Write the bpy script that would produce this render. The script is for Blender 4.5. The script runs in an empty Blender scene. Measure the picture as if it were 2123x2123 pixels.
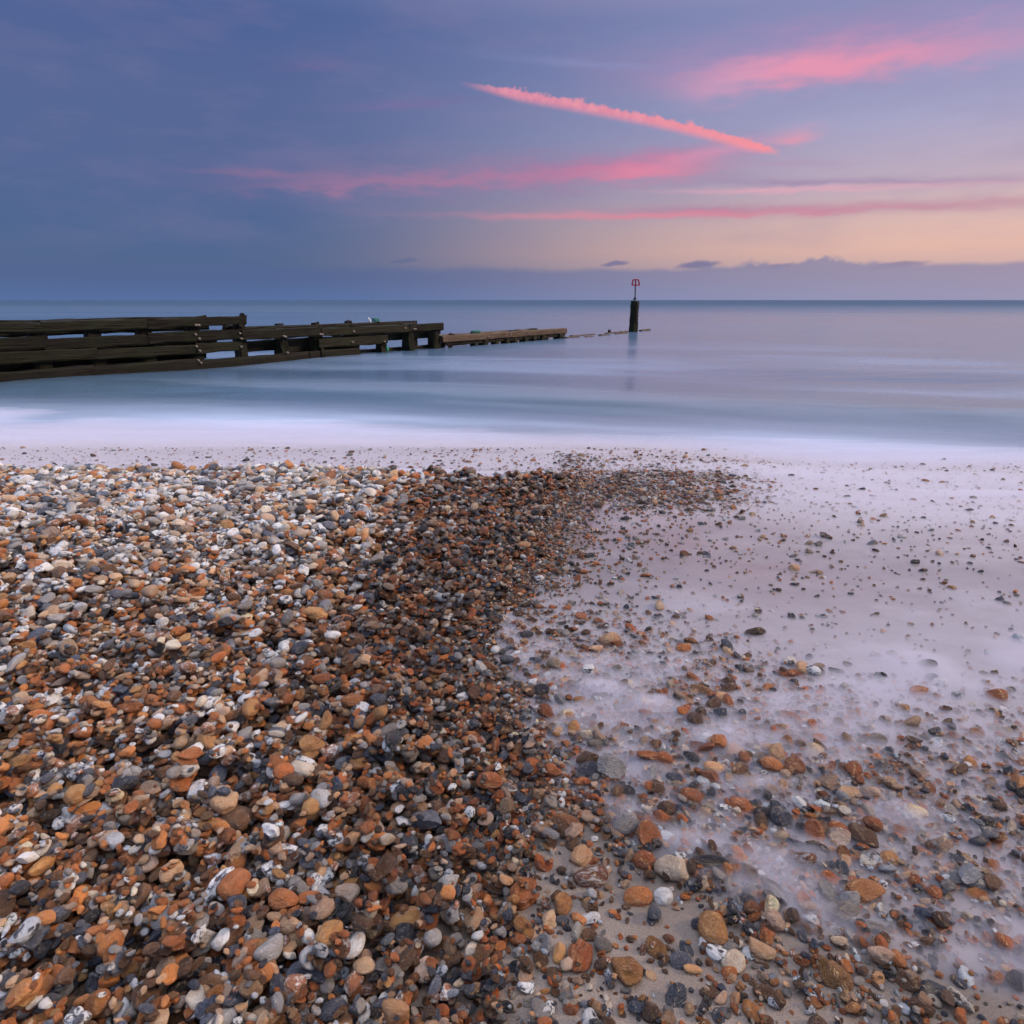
import bpy, bmesh, math, random
import numpy as np
from mathutils import Vector, Matrix, Euler

random.seed(7)
RNG = np.random.default_rng(11)
scene = bpy.context.scene
COL = scene.collection

# ---------------------------------------------------------------- camera
CAM_H = 1.6                      # metres above the sea
PITCH = math.radians(18.23)
FPX = 1334.0                     # focal length for a picture 2123 px wide
W0 = 2123.0
CX = CY = 1061.5
cam = bpy.data.cameras.new('camera')
cam.sensor_width = 36.0
cam.lens = 36.0 * FPX / W0
cam.clip_start = 0.05
cam.clip_end = 200000.0
cam_ob = bpy.data.objects.new('camera', cam)
cam_ob.location = (0, 0, CAM_H)
cam_ob.rotation_euler = (math.pi / 2 - PITCH, 0, 0)
COL.objects.link(cam_ob)
scene.camera = cam_ob

scene.render.engine = 'CYCLES'
scene.view_settings.view_transform = 'Standard'
scene.view_settings.look = 'None'
scene.view_settings.exposure = 0.0
scene.view_settings.gamma = 1.0
scene.view_settings.use_curve_mapping = False
scene.cycles.use_denoising = True
scene.cycles.use_adaptive_sampling = True
scene.cycles.adaptive_threshold = 0.03
scene.cycles.adaptive_min_samples = 16
scene.cycles.max_bounces = 10
scene.cycles.diffuse_bounces = 3
scene.cycles.glossy_bounces = 3
scene.cycles.transparent_max_bounces = 12
scene.cycles.volume_bounces = 4
scene.cycles.sample_clamp_indirect = 4.0


def lin(r, g, b):
    def f(c):
        c /= 255.0
        return c / 12.92 if c <= 0.04045 else ((c + 0.055) / 1.055) ** 2.4
    return (f(r), f(g), f(b), 1.0)


def project(x, y, z):
    """world -> pixel of the 2123 px picture, and depth"""
    c, s = math.cos(PITCH), math.sin(PITCH)
    dz = z - CAM_H
    d = y * c - dz * s
    u = y * s + dz * c
    return CX + FPX * x / d, CY - FPX * u / d, d


def ray(px, py):
    c, s = math.cos(PITCH), math.sin(PITCH)
    a, b = (px - CX) / FPX, (CY - py) / FPX
    v = np.array([a, c + b * s, -s + b * c])
    return v / np.linalg.norm(v)


def azel(px, py):
    d = ray(px, py)
    return math.degrees(math.atan2(d[0], d[1])), math.degrees(math.asin(d[2]))


# ---------------------------------------------------------------- node helper
class NT:
    def __init__(self, tree):
        self.t = tree
        self.L = tree.links

    def new(self, typ, **kw):
        n = self.t.nodes.new(typ)
        for k, v in kw.items():
            setattr(n, k, v)
        return n

    def put(self, sock, v):
        if hasattr(v, 'is_linked') or isinstance(v, bpy.types.NodeSocket):
            self.L.new(v, sock)
        else:
            sock.default_value = v

    def m(self, op, a, b=None, c=None, clamp=False):
        n = self.new('ShaderNodeMath', operation=op, use_clamp=clamp)
        self.put(n.inputs[0], a)
        if b is not None:
            self.put(n.inputs[1], b)
        if c is not None:
            self.put(n.inputs[2], c)
        return n.outputs[0]

    def vm(self, op, a, b=None, scale=None):
        n = self.new('ShaderNodeVectorMath', operation=op)
        self.put(n.inputs[0], a)
        if b is not None:
            self.put(n.inputs[1], b)
        if scale is not None:
            self.put(n.inputs['Scale'], scale)
        return n.outputs[0]

    def smooth(self, v, lo, hi, a=0.0, b=1.0):
        n = self.new('ShaderNodeMapRange', interpolation_type='SMOOTHSTEP')
        self.put(n.inputs[0], v)
        self.put(n.inputs[1], lo); self.put(n.inputs[2], hi)
        self.put(n.inputs[3], a); self.put(n.inputs[4], b)
        return n.outputs[0]

    def mix(self, fac, a, b, blend='MIX'):
        n = self.new('ShaderNodeMix', data_type='RGBA', blend_type=blend)
        n.clamp_factor = True
        self.put(n.inputs[0], fac)
        self.put(n.inputs[6], a); self.put(n.inputs[7], b)
        return n.outputs[2]

    def noise(self, vec, scale, detail=3.0, rough=0.55, dist=0.0):
        n = self.new('ShaderNodeTexNoise')
        n.inputs['Scale'].default_value = scale
        n.inputs['Detail'].default_value = detail
        n.inputs['Roughness'].default_value = rough
        n.inputs['Distortion'].default_value = dist
        if vec is not None:
            self.put(n.inputs['Vector'], vec)
        return n.outputs['Fac']

    def ramp(self, fac, stops, interp='LINEAR'):
        n = self.new('ShaderNodeValToRGB')
        cr = n.color_ramp
        cr.interpolation = interp
        while len(cr.elements) > 1:
            cr.elements.remove(cr.elements[-1])
        cr.elements[0].position = stops[0][0]
        cr.elements[0].color = stops[0][1]
        for p, c in stops[1:]:
            e = cr.elements.new(p)
            e.color = c
        self.put(n.inputs[0], fac)
        return n.outputs[0]


# ---------------------------------------------------------------- dusk sky
SUN_AZ = 55.0                    # degrees to the right of the view direction
world = bpy.data.worlds.new('World')
scene.world = world
world.use_nodes = True
wt = world.node_tree
wt.nodes.clear()
w = NT(wt)
tc = w.new('ShaderNodeTexCoord')
sep = w.new('ShaderNodeSeparateXYZ')
w.L.new(tc.outputs['Generated'], sep.inputs[0])
DX, DY, DZ = sep.outputs
DEG = 180.0 / math.pi
AZ = w.m('MULTIPLY', w.m('ARCTAN2', DX, DY), DEG)
EL = w.m('MULTIPLY', w.m('ARCSINE', DZ), DEG)
comb = w.new('ShaderNodeCombineXYZ')
w.L.new(AZ, comb.inputs[0]); w.L.new(EL, comb.inputs[1])
AE = comb.outputs[0]
# streaky coordinates: stretched along the horizon
AEs = w.vm('MULTIPLY', AE, (0.28, 1.0, 1.0))
n_big = w.noise(AEs, 0.35, 4.0, 0.55)
n_mid = w.noise(AEs, 1.1, 4.0, 0.55)
n_fine = w.noise(AE, 1.1, 4.0, 0.6)
n_puff = w.noise(AE, 0.9, 5.0, 0.6)


def elstop(e):
    return (e + 2.0) / 92.0


ELN = w.m('DIVIDE', w.m('ADD', EL, 2.0), 92.0, clamp=True)
FILL_UP = (0.92, 0.94, 1.18, 1)  # sky above the view, brightened as fill light for the shingle
FILL_ZEN = (2.15, 2.25, 2.75, 1)  # zenith raised far above the visible sky to light the stones
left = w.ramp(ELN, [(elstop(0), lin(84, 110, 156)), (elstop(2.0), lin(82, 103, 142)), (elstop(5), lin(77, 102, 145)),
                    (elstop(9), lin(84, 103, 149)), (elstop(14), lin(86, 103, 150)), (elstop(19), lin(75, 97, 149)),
                    (elstop(27), lin(120, 138, 180)), (elstop(42), FILL_UP), (elstop(72), FILL_ZEN)])
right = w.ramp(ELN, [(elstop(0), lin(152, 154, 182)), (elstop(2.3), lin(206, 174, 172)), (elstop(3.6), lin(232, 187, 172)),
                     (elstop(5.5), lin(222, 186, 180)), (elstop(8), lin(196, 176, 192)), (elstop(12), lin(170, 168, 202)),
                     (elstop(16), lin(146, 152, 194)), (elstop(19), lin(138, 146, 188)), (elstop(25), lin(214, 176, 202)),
                     (elstop(42), FILL_UP), (elstop(72), FILL_ZEN)])
cosd = w.m('COSINE', w.m('MULTIPLY', w.m('SUBTRACT', AZ, SUN_AZ), math.pi / 180))
blend = w.m('POWER', w.smooth(cosd, 0.20, 1.03), 1.25)
sky = w.mix(blend, left, right)
plain_sky = sky
# soft uneven veil
veil = w.m('MULTIPLY', w.smooth(n_big, 0.42, 0.72), w.smooth(EL, 1.5, 6.0))
veil = w.m('MULTIPLY', veil, w.smooth(EL, 40.0, 22.0))
sky = w.mix(w.m('MULTIPLY', veil, 0.22), sky, lin(140, 128, 166))


def exp2(v):
    """gaussian of v"""
    return w.m('POWER', 2.718281828, w.m('MULTIPLY', w.m('MULTIPLY', v, v), -1.0))


def streak(sky, px, py, lpx, up, dn, slope, col, k, warp=0.5, rpx=None, nz=None):
    """a cirrus streak: centre pixel, half length, upper / lower softness in degrees"""
    a0, e0 = azel(px, py)
    D = 23.3
    aL, eL = azel(px - 60, py); aR, eR = azel(px + 60, py)
    slope = slope + (eR - eL) / (aR - aL)      # a level streak follows the horizon line
    u = w.m('SUBTRACT', AZ, a0)
    v = w.m('SUBTRACT', EL, w.m('MULTIPLY_ADD', u, slope, e0))
    v = w.m('ADD', v, w.m('MULTIPLY', w.m('SUBTRACT', n_mid, 0.5), warp * 2.0))
    vv = w.m('MAXIMUM', w.m('DIVIDE', v, up), w.m('DIVIDE', v, -dn))
    uu = w.m('MAXIMUM', w.m('DIVIDE', u, (rpx or lpx) / D), w.m('DIVIDE', u, -lpx / D))
    mask = w.m('MULTIPLY', exp2(vv), exp2(uu))
    mask = w.m('MULTIPLY', mask, w.smooth(n_big if nz is None else nz, 0.25, 0.62, 0.55, 1.0))
    return w.mix(w.m('MULTIPLY', mask, k), sky, col)


PURP = lin(140, 112, 158)
# upper right cloud: purple above, pink below
sky = streak(sky, 1680, 100, 260, 1.9, 1.5, 0.08, lin(158, 138, 182), 0.8, 1.0, 330)
sky = streak(sky, 1660, 142, 190, 1.2, 0.95, 0.10, lin(218, 150, 182), 0.75, 1.2, 340)
sky = streak(sky, 1670, 145, 120, 0.8, 0.65, 0.10, lin(240, 150, 174), 0.66, 1.0, 260)
sky = streak(sky, 1500, 182, 75, 1.0, 0.8, 0.14, lin(220, 160, 190), 0.5, 1.1)
# middle pink cloud
sky = streak(sky, 1130, 372, 420, 1.5, 1.0, 0.03, lin(160, 122, 160), 0.55, 1.3, 330)
sky = streak(sky, 1290, 345, 210, 0.85, 0.55, 0.09, lin(172, 118, 160), 0.85, 0.7, 170)
sky = streak(sky, 1335, 355, 110, 0.85, 0.6, 0.05, lin(238, 136, 162), 0.75, 1.1, 95)
sky = streak(sky, 1150, 367, 330, 0.40, 0.30, 0.03, lin(206, 126, 156), 0.28, 1.3, 250, n_mid)
sky = streak(sky, 740, 383, 170, 0.5, 0.45, 0.035, lin(176, 120, 154), 0.48, 1.2, 240, n_mid)
sky = streak(sky, 540, 360, 110, 0.22, 0.20, -0.03, lin(140, 112, 152), 0.65, 0.4)
sky = streak(sky, 1480, 318, 90, 0.5, 0.45, 0.18, lin(220, 150, 182), 0.55, 0.6)
# lower right streak
sky = streak(sky, 1560, 437, 260, 0.42, 0.36, 0.012, lin(176, 126, 158), 0.80, 0.35, 520)
sky = streak(sky, 1420, 446, 330, 0.28, 0.22, 0.02, lin(218, 134, 156), 0.75, 0.5, 330)
sky = streak(sky, 1180, 449, 170, 0.22, 0.2, 0.0, lin(214, 140, 156), 0.5, 0.3)
# faint purple bars at right, puffs
sky = streak(sky, 1650, 378, 120, 0.30, 0.28, 0.0, lin(158, 136, 172), 0.8, 0.5, 400)
sky = streak(sky, 1600, 395, 160, 0.2, 0.2, 0.02, lin(236, 170, 186), 0.6, 0.4, 300)
sky = streak(sky, 1660, 340, 70, 0.2, 0.2, 0.0, lin(176, 146, 178), 0.7, 0.4)
sky = streak(sky, 1650, 283, 34, 0.55, 0.45, 0.15, lin(238, 152, 172), 0.65, 0.8)
sky = streak(sky, 850, 216, 130, 0.3, 0.28, 0.06, lin(122, 110, 160), 0.6, 0.4)
sky = streak(sky, 640, 135, 60, 0.35, 0.3, 0.06, lin(116, 104, 152), 0.35, 0.5)
sky = streak(sky, 1240, 135, 160, 0.25, 0.22, -0.05, lin(140, 144, 190), 0.5, 0.4)

# the vapour trail, lumpy on its upper side
pts = [(968, 177), (1032, 184), (1060, 191), (1148, 207), (1236, 229), (1324, 243), (1412, 260), (1500, 282), (1604, 315)]
ae = np.array([azel(*p) for p in pts])
c3, c2, c1, c0 = np.polyfit(ae[:, 0], ae[:, 1], 3)
mid = w.m('MULTIPLY_ADD', w.m('MULTIPLY_ADD', w.m('MULTIPLY_ADD', AZ, c3, c2), AZ, c1), AZ, c0)
tv = w.m('SUBTRACT', EL, mid)
n_lump = w.noise(AE, 1.5, 3.5, 0.55)
n_lump2 = w.noise(AE, 0.5, 2.0, 0.5)
topw = w.m('MULTIPLY_ADD', w.smooth(n_lump, 0.36, 0.72), 0.24, 0.16)
topw = w.m('MULTIPLY', topw, w.smooth(n_lump2, 0.3, 0.7, 0.8, 1.25))
fade = w.m('MULTIPLY', w.smooth(AZ, ae[0, 0] - 0.5, ae[0, 0] + 5.0), w.smooth(AZ, ae[-1, 0] + 0.3, ae[-1, 0] - 2.0))
topw = w.m('MULTIPLY', topw, w.m('MULTIPLY_ADD', fade, 0.45, 0.55))
botw = w.m('MULTIPLY_ADD', fade, 0.22, 0.18)
up_e = w.m('DIVIDE', tv, topw)
dn_e = w.m('DIVIDE', w.m('MULTIPLY', tv, -1.0), botw)
trail = w.m('MULTIPLY', w.smooth(up_e, 1.5, 0.45), w.smooth(dn_e, 1.7, 0.1))
trail = w.m('MULTIPLY', trail, w.m('MULTIPLY', w.smooth(AZ, ae[0, 0] - 0.9, ae[0, 0] + 3.6), w.smooth(AZ, ae[-1, 0] + 0.7, ae[-1, 0] - 0.8)))
trail_col = w.mix(w.smooth(n_lump, 0.40, 0.66), lin(226, 140, 164), lin(238, 152, 168))
trail_col = w.mix(w.smooth(AZ, 4.0, 20.0, 0.0, 0.8), trail_col, lin(254, 146, 152))
sky = w.mix(w.m('MULTIPLY', trail, 0.88), sky, trail_col)

# small dark clouds and the low bank on the horizon
for (px, py, L, up, dn, k) in ((1275, 547, 24, .22, .17, .85), (1447, 550, 36, .30, .24, .95), (1617, 553, 26, .22, .17, .8),
                               (838, 541, 26, .18, .14, .5), (1860, 551, 40, .25, .2, .8), (270, 548, 34, .2, .16, .4)):
    a0, e0 = azel(px, py)
    u = w.m('SUBTRACT', AZ, a0)
    v = w.m('SUBTRACT', EL, w.m('MULTIPLY_ADD', u, 0.08, e0))
    v = w.m('ADD', v, w.m('MULTIPLY', w.m('SUBTRACT', n_fine, 0.5), 0.42))
    vv = w.m('MAXIMUM', w.m('DIVIDE', v, up), w.m('DIVIDE', v, -dn))
    r2 = w.m('ADD', w.m('MULTIPLY', vv, vv), w.m('POWER', w.m('ABSOLUTE', w.m('DIVIDE', u, L / 23.3)), 2.0))
    sky = w.mix(w.m('MULTIPLY', w.smooth(r2, 1.9, 0.2), k), sky, w.mix(blend, lin(78, 96, 138), lin(134, 126, 160)))
edge_n = w.noise(w.vm('MULTIPLY', AE, (1.0, 0.6, 1.0)), 0.22, 5.0, 0.5)
edge = w.m('MULTIPLY_ADD', edge_n, 0.9, 1.95)
for (px, L, k) in ((1568, 34, .55), (1705, 46, .60), (1480, 30, .14), (1840, 60, .25), (1050, 60, .15), (520, 40, .15)):
    a0 = azel(px, 550)[0]
    edge = w.m('ADD', edge, w.m('MULTIPLY', exp2(w.m('DIVIDE', w.m('SUBTRACT', AZ, a0), L / 23.3)), w.m('MULTIPLY', w.smooth(n_fine, 0.3, 0.7, 0.6, 1.25), k)))
d = w.m('SUBTRACT', EL, edge)
bank = w.smooth(d, w.m('MULTIPLY_ADD', blend, -0.25, 0.42), w.m('MULTIPLY_ADD', blend, 0.20, -0.42))
bank_col = w.mix(blend, w.ramp(ELN, [(elstop(0), lin(86, 112, 160)), (elstop(1.6), lin(82, 102, 146))]),
                 w.ramp(ELN, [(elstop(0), lin(152, 152, 184)), (elstop(2.4), lin(150, 142, 170))]))
sky = w.mix(w.m('MULTIPLY', bank, 0.92), sky, bank_col)
nish = w.new('ShaderNodeTexSky', sky_type='NISHITA')
nish.sun_disc = False
nish.sun_elevation = math.radians(1.0)
nish.sun_rotation = math.radians(SUN_AZ)
glow = w.vm('SCALE', nish.outputs[0], scale=0.004)
# the streaky part of the sky lies low in front; elsewhere the sky is the plain gradient
win = w.m('MULTIPLY', w.m('MULTIPLY', w.smooth(AZ, -68.0, -46.0), w.smooth(AZ, 72.0, 50.0)), w.smooth(EL, 30.0, 22.0))
sky = w.mix(win, plain_sky, sky)
sky = w.mix(1.0, sky, glow, 'ADD')
bg = w.new('ShaderNodeBackground'); w.put(bg.inputs[0], sky)
bg2 = w.new('ShaderNodeBackground'); w.put(bg2.inputs[0], w.mix(1.0, plain_sky, glow, 'ADD'))
gate = w.m('MULTIPLY', w.m('LESS_THAN', w.m('ABSOLUTE', w.m('SUBTRACT', AZ, 2.0)), 70.5), w.m('LESS_THAN', EL, 30.5))
gate = w.m('MULTIPLY', gate, w.m('GREATER_THAN', EL, -1.0))
mx = w.new('ShaderNodeMixShader')
w.put(mx.inputs[0], gate)
w.L.new(bg2.outputs[0], mx.inputs[1]); w.L.new(bg.outputs[0], mx.inputs[2])
out = w.new('ShaderNodeOutputWorld')
w.L.new(mx.outputs[0], out.inputs[0])

# afterglow of the sun that has gone down to the right
sun = bpy.data.lights.new('sun', 'SUN')
sun.energy = 3.0
sun.angle = math.radians(12)
sun.color = (1.0, 0.72, 0.46)
sun_ob = bpy.data.objects.new('sun', sun)
se, sa = math.radians(26), math.radians(SUN_AZ + 30)
sdir = Vector((math.sin(sa) * math.cos(se), math.cos(sa) * math.cos(se), math.sin(se)))
sun_ob.rotation_euler = (-sdir).to_track_quat('-Z', 'Y').to_euler()
sun_ob.location = (30, 20, 30)
COL.objects.link(sun_ob)

# ---------------------------------------------------------------- terrain functions
def _h(ix, iy, seed):
    n = (ix.astype(np.int64) * 374761393 + iy.astype(np.int64) * 668265263 + seed * 974634777) & 0xFFFFFFFF
    n = ((n ^ (n >> 13)) * 1274126177) & 0xFFFFFFFF
    return ((n ^ (n >> 16)) & 0xFFFFFF) / float(0xFFFFFF)


def vnoise(x, y, seed=0):
    x = np.asarray(x, float); y = np.asarray(y, float)
    ix = np.floor(x); iy = np.floor(y)
    fx = x - ix; fy = y - iy
    fx = fx * fx * fx * (fx * (fx * 6 - 15) + 10); fy = fy * fy * fy * (fy * (fy * 6 - 15) + 10)
    a = _h(ix, iy, seed); b = _h(ix + 1, iy, seed); c = _h(ix, iy + 1, seed); d = _h(ix + 1, iy + 1, seed)
    return (a * (1 - fx) + b * fx) * (1 - fy) + (c * (1 - fx) + d * fx) * fy


def fbm(x, y, seed=0, octv=4):
    s = 0; a = 0.5; t = 0
    for i in range(octv):
        s = s + a * vnoise(x * 2 ** i + 17.3 * i, y * 2 ** i - 9.1 * i, seed + i)
        t += a; a *= 0.5
    return s / t


def sstep(v, lo, hi):
    t = np.clip((v - lo) / (hi - lo), 0, 1)
    return t * t * (3 - 2 * t)


SAND_Y = [-60, -8, 0.3, 0.8, 2.0, 3.5, 5.0, 6.2, 7.2, 9.0, 14, 40, 80]
SAND_Z = [3.2, 1.15, 0.48, 0.44, 0.335, 0.235, 0.14, 0.06, 0.0, -0.10, -0.4, -1.6, -3.0]
XB_Y = [-10, 0.7, 1.1, 1.4, 1.7, 2.1, 2.6, 3.2, 4.0, 4.6, 5.2, 5.8]
XB_X = [-0.6, -0.05, 0.0, 0.06, -0.02, -0.15, -0.06, 0.08, 0.16, 0.30, 0.45, 0.6]


def shingle_edge(y):
    return np.interp(y, XB_Y, XB_X)


def sand_z(x, y):
    z = np.interp(y, SAND_Y, SAND_Z)
    z = z - 0.06 * sstep(x, 0.8, 4.2) * sstep(y, 2.6, 5.8)        # the shore bends towards the camera on the right
    return z + 0.012 * (fbm(x * 0.7, y * 0.7, 3) - 0.5) + 0.006 * (fbm(x * 3, y * 3, 8) - 0.5)


def bank_h(x, y):
    r = shingle_edge(y) - x + 0.12 * (fbm(x * 1.1 + 4, y * 1.1, 21) - 0.5)
    up = 0.17 * sstep(r, -0.10, 2.6) + 0.03 * sstep(r, -0.05, 0.35)
    fall = 1 - sstep(y + 0.25 * (fbm(x * 0.8, y * 0.4, 33) - 0.5), 4.5, 5.8)
    near = 1 - 0.35 * (1 - sstep(y, 0.6, 2.6))
    up = up * (1 - 0.75 * sstep(y, 2.4, 5.0))
    return up * fall * near + 0.02 * (fbm(x * 1.6, y * 1.6, 5) - 0.5) * sstep(r, 0.0, 0.5) * fall


def ground_z(x, y):
    return sand_z(x, y) + bank_h(x, y)


# swash edge in pixels of the photograph -> ground points
EDGE_PX = [(985, 1235), (985, 1330), (1015, 1420), (1000, 1500), (985, 1590), (1080, 1625), (1150, 1690), (1240, 1775), (1330, 1830),
           (1420, 1880), (1520, 1930), (1640, 1975), (1760, 2010), (1900, 2060), (2100, 2120), (2400, 2200)]


def hit_ground(px, py, f=ground_z):
    d = ray(px, py)
    t = np.arange(0.3, 14.0, 0.004)
    p = np.array([0, 0, CAM_H]) + d[None, :] * t[:, None]
    k = np.argmax(p[:, 2] <= f(p[:, 0], p[:, 1]))
    return p[k]


EDGE = np.array([hit_ground(*p)[:2] for p in EDGE_PX])
# the swash lies on the seaward / right side of this line
E_POLY = np.vstack([[0.75, 5.9], [0.62, 5.2], [0.30, 4.4], [0.12, 3.4], EDGE])


def edge_dist(x, y):
    """signed distance to the swash edge, positive in the water"""
    x = np.asarray(x, float); y = np.asarray(y, float)
    best = np.full(x.shape, 1e9); sign = np.ones(x.shape)
    for a, b in zip(E_POLY[:-1], E_POLY[1:]):
        ab = b - a
        t = np.clip(((x - a[0]) * ab[0] + (y - a[1]) * ab[1]) / (ab @ ab), 0, 1)
        dx = x - a[0] - t * ab[0]; dy = y - a[1] - t * ab[1]
        d = np.hypot(dx, dy)
        s = np.sign(ab[0] * (y - a[1]) - ab[1] * (x - a[0]))
        m = d < best
        best = np.where(m, d, best); sign = np.where(m, s, sign)
    return best * sign


# ---------------------------------------------------------------- mesh helpers
def grid_mesh(name, X, Y, Z, attrs=None):
    ny, nx = X.shape
    me = bpy.data.meshes.new(name)
    v = np.stack([X, Y, Z], -1).reshape(-1, 3)
    i = np.arange((ny - 1) * (nx - 1))
    r, c = i // (nx - 1), i % (nx - 1)
    q = np.stack([r * nx + c, r * nx + c + 1, (r + 1) * nx + c + 1, (r + 1) * nx + c], -1)
    fill_mesh(me, v, q)
    for k, a in (attrs or {}).items():
        at = me.attributes.new(k, 'FLOAT', 'POINT')
        at.data.foreach_set('value', np.ascontiguousarray(a.reshape(-1), dtype=np.float32))
    return me


def fill_mesh(me, v, q, smooth=True):
    n = q.shape[1]
    me.vertices.add(len(v)); me.loops.add(q.size); me.polygons.add(len(q))
    me.vertices.foreach_set('co', np.ascontiguousarray(v, dtype=np.float32).reshape(-1))
    me.loops.foreach_set('vertex_index', np.ascontiguousarray(q, dtype=np.int32).reshape(-1))
    me.polygons.foreach_set('loop_start', np.arange(0, q.size, n, dtype=np.int32))
    me.polygons.foreach_set('use_smooth', np.full(len(q), smooth, dtype=bool))
    me.update(calc_edges=True)
    me.validate()


def link(name, me, mat=None, parent=None):
    o = bpy.data.objects.new(name, me)
    COL.objects.link(o)
    if mat is not None and me is not None and not me.materials:
        me.materials.append(mat)
    if parent is not None:
        o.parent = parent
    return o


def tag(o, label=None, cat=None, group=None, kind=None):
    if label: o['label'] = label
    if cat: o['category'] = cat
    if group: o['group'] = group
    if kind: o['kind'] = kind
    return o


def new_mat(name):
    m = bpy.data.materials.new(name)
    m.use_nodes = True
    m.node_tree.nodes.clear()
    n = NT(m.node_tree)
    o = n.new('ShaderNodeOutputMaterial')
    return m, n, o


def principled(n, o, **kw):
    p = n.new('ShaderNodeBsdfPrincipled')
    n.L.new(p.outputs[0], o.inputs[0])
    for k, v in kw.items():
        n.put(p.inputs[k.replace('_', ' ')], v)
    return p


def fattr(n, name, typ='GEOMETRY'):
    a = n.new('ShaderNodeAttribute', attribute_type=typ)
    a.attribute_name = name
    return a


def bump(n, h, strength, dist, normal=None):
    b = n.new('ShaderNodeBump')
    b.inputs['Strength'].default_value = strength
    b.inputs['Distance'].default_value = dist
    n.put(b.inputs['Height'], h)
    if normal is not None:
        n.put(b.inputs['Normal'], normal)
    return b.outputs[0]


# ---------------------------------------------------------------- beach
def graded(*parts):
    return np.unique(np.concatenate([np.linspace(a, b, n) for a, b, n in parts]).round(5))


bx = graded((-300, -30, 12), (-30, -6, 25), (-6, 6, 401), (6, 30, 25), (30, 300, 12))
by = graded((-60, -4, 16), (-4, 0.3, 20), (0.3, 2.5, 111), (2.5, 9, 186), (9, 80, 30))
BX, BY = np.meshgrid(bx, by)
ED = edge_dist(BX, BY)
R = shingle_edge(BY) - BX
bed = sstep(R + 0.25 * (fbm(BX * 4, BY * 4, 9) - 0.5), -0.10, 0.25) * (1 - sstep(BY, 5.4, 6.2))
wet = sstep(ED, -0.25, 0.05)
wet = np.maximum(wet, sstep(BY, 5.2, 6.0))
film = sstep(ED + 0.2 * (fbm(BX * 2, BY * 2, 77) - 0.5), 0.02, 0.35)
film = np.maximum(film, sstep(BY, 5.3, 6.0))
me = grid_mesh('beach', BX, BY, ground_z(BX, BY), {'bed': bed, 'wet': wet, 'film': film})
m, n, o = new_mat('sand')
co = n.new('ShaderNodeTexCoord').outputs['Object']
g1 = n.noise(co, 420, 2, 0.6)
g2 = n.noise(co, 9, 4, 0.6)
g3 = n.noise(co, 1400, 1, 0.5)
vor = n.new('ShaderNodeTexVoronoi'); vor.inputs['Scale'].default_value = 130
n.put(vor.inputs['Vector'], co)
sandc = n.mix(n.smooth(g1, 0.3, 0.7), (0.15, 0.115, 0.092, 1), (0.27, 0.22, 0.185, 1))
sandc = n.mix(n.m('MULTIPLY', n.smooth(g3, 0.62, 0.72), 0.6), sandc, (0.09, 0.06, 0.05, 1))
sandc = n.mix(n.smooth(g2, 0.35, 0.7), sandc, n.vm('SCALE', sandc, scale=0.82))
shaded_grav = n.mix(n.smooth(n.m('FRACT', n.m('MULTIPLY', vor.outputs['Color'], 1.0)), 0.2, 0.8), (0.05, 0.032, 0.022, 1), (0.15, 0.10, 0.07, 1))  # fine gravel bed, shade between the stones darkened into its colour
bedf = fattr(n, 'bed').outputs['Fac']
base = n.mix(bedf, sandc, shaded_grav)
wetf = fattr(n, 'wet').outputs['Fac']
base = n.mix(wetf, base, n.vm('SCALE', base, scale=0.62))
filmf = fattr(n, 'film').outputs['Fac']
rough = n.m('SUBTRACT', 0.75, n.m('MULTIPLY', wetf, 0.25))
rough = n.m('SUBTRACT', rough, n.m('MULTIPLY', filmf, 0.30))
hgt = n.m('ADD', n.m('MULTIPLY', g1, 0.5), n.m('MULTIPLY', g2, 2.0))
hb = n.new('ShaderNodeBump'); hb.inputs['Distance'].default_value = 0.002
n.put(hb.inputs['Height'], hgt)
n.put(hb.inputs['Strength'], n.m('SUBTRACT', 0.8, n.m('MULTIPLY', filmf, 0.68)))
principled(n, o, Base_Color=base, Roughness=rough, Normal=hb.outputs[0])
# thin water standing on the sand: a coat
pr = [q for q in n.t.nodes if q.type == 'BSDF_PRINCIPLED'][0]
n.put(pr.inputs['Coat Weight'], filmf)
pr.inputs['Coat Roughness'].default_value = 0.12
pr.inputs['Coat IOR'].default_value = 1.45
beach = link('beach', me, m)
tag(beach, 'damp sandy beach sloping down to the sea under the shingle', kind='structure')

# ---------------------------------------------------------------- sea
def ridge_y(x):
    return np.interp(x, [-20, -9, -4, 0, 4, 8, 20], [13.4, 12.8, 12.1, 11.1, 10.0, 8.9, 7.0])


sy = np.concatenate([np.linspace(5.2, 16, 240), 16 * (1.035 ** np.arange(1, 90)), 16 * 1.035 ** 89 * (1.35 ** np.arange(1, 24))])
st = np.linspace(-1, 1, 241)
SX = st[None, :] * (2.2 * sy[:, None] + 6); SY = np.repeat(sy[:, None], len(st), 1)
rd = SY - ridge_y(SX) + 0.5 * (fbm(SX * 0.35, SY * 0.2, 41) - 0.5)
swell = 0.10 * np.exp(-np.where(rd > 0, rd / 2.4, rd / 0.85) ** 2)
swell += 0.035 * (fbm(SX * 0.25, SY * 0.5, 50) - 0.5) * (1 - sstep(SY, 20, 60))
rd2 = SY - ridge_y(SX) - 6.5
swell += 0.05 * np.exp(-np.where(rd2 > 0, rd2 / 3.0, rd2 / 1.6) ** 2)
SZ = 0.0 + swell * sstep(SY, 6.6, 9.0)
depth = SZ - sand_z(SX, SY)
silk = fbm(SX * 0.22, rd * 1.05, 61, 4)
silk2 = fbm(SX * 0.11 + 3, rd * 0.42, 71, 3)
foam_s = (1 - sstep(rd, -3.8, -0.6)) * (0.52 + 0.95 * (silk - 0.38))
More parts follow.
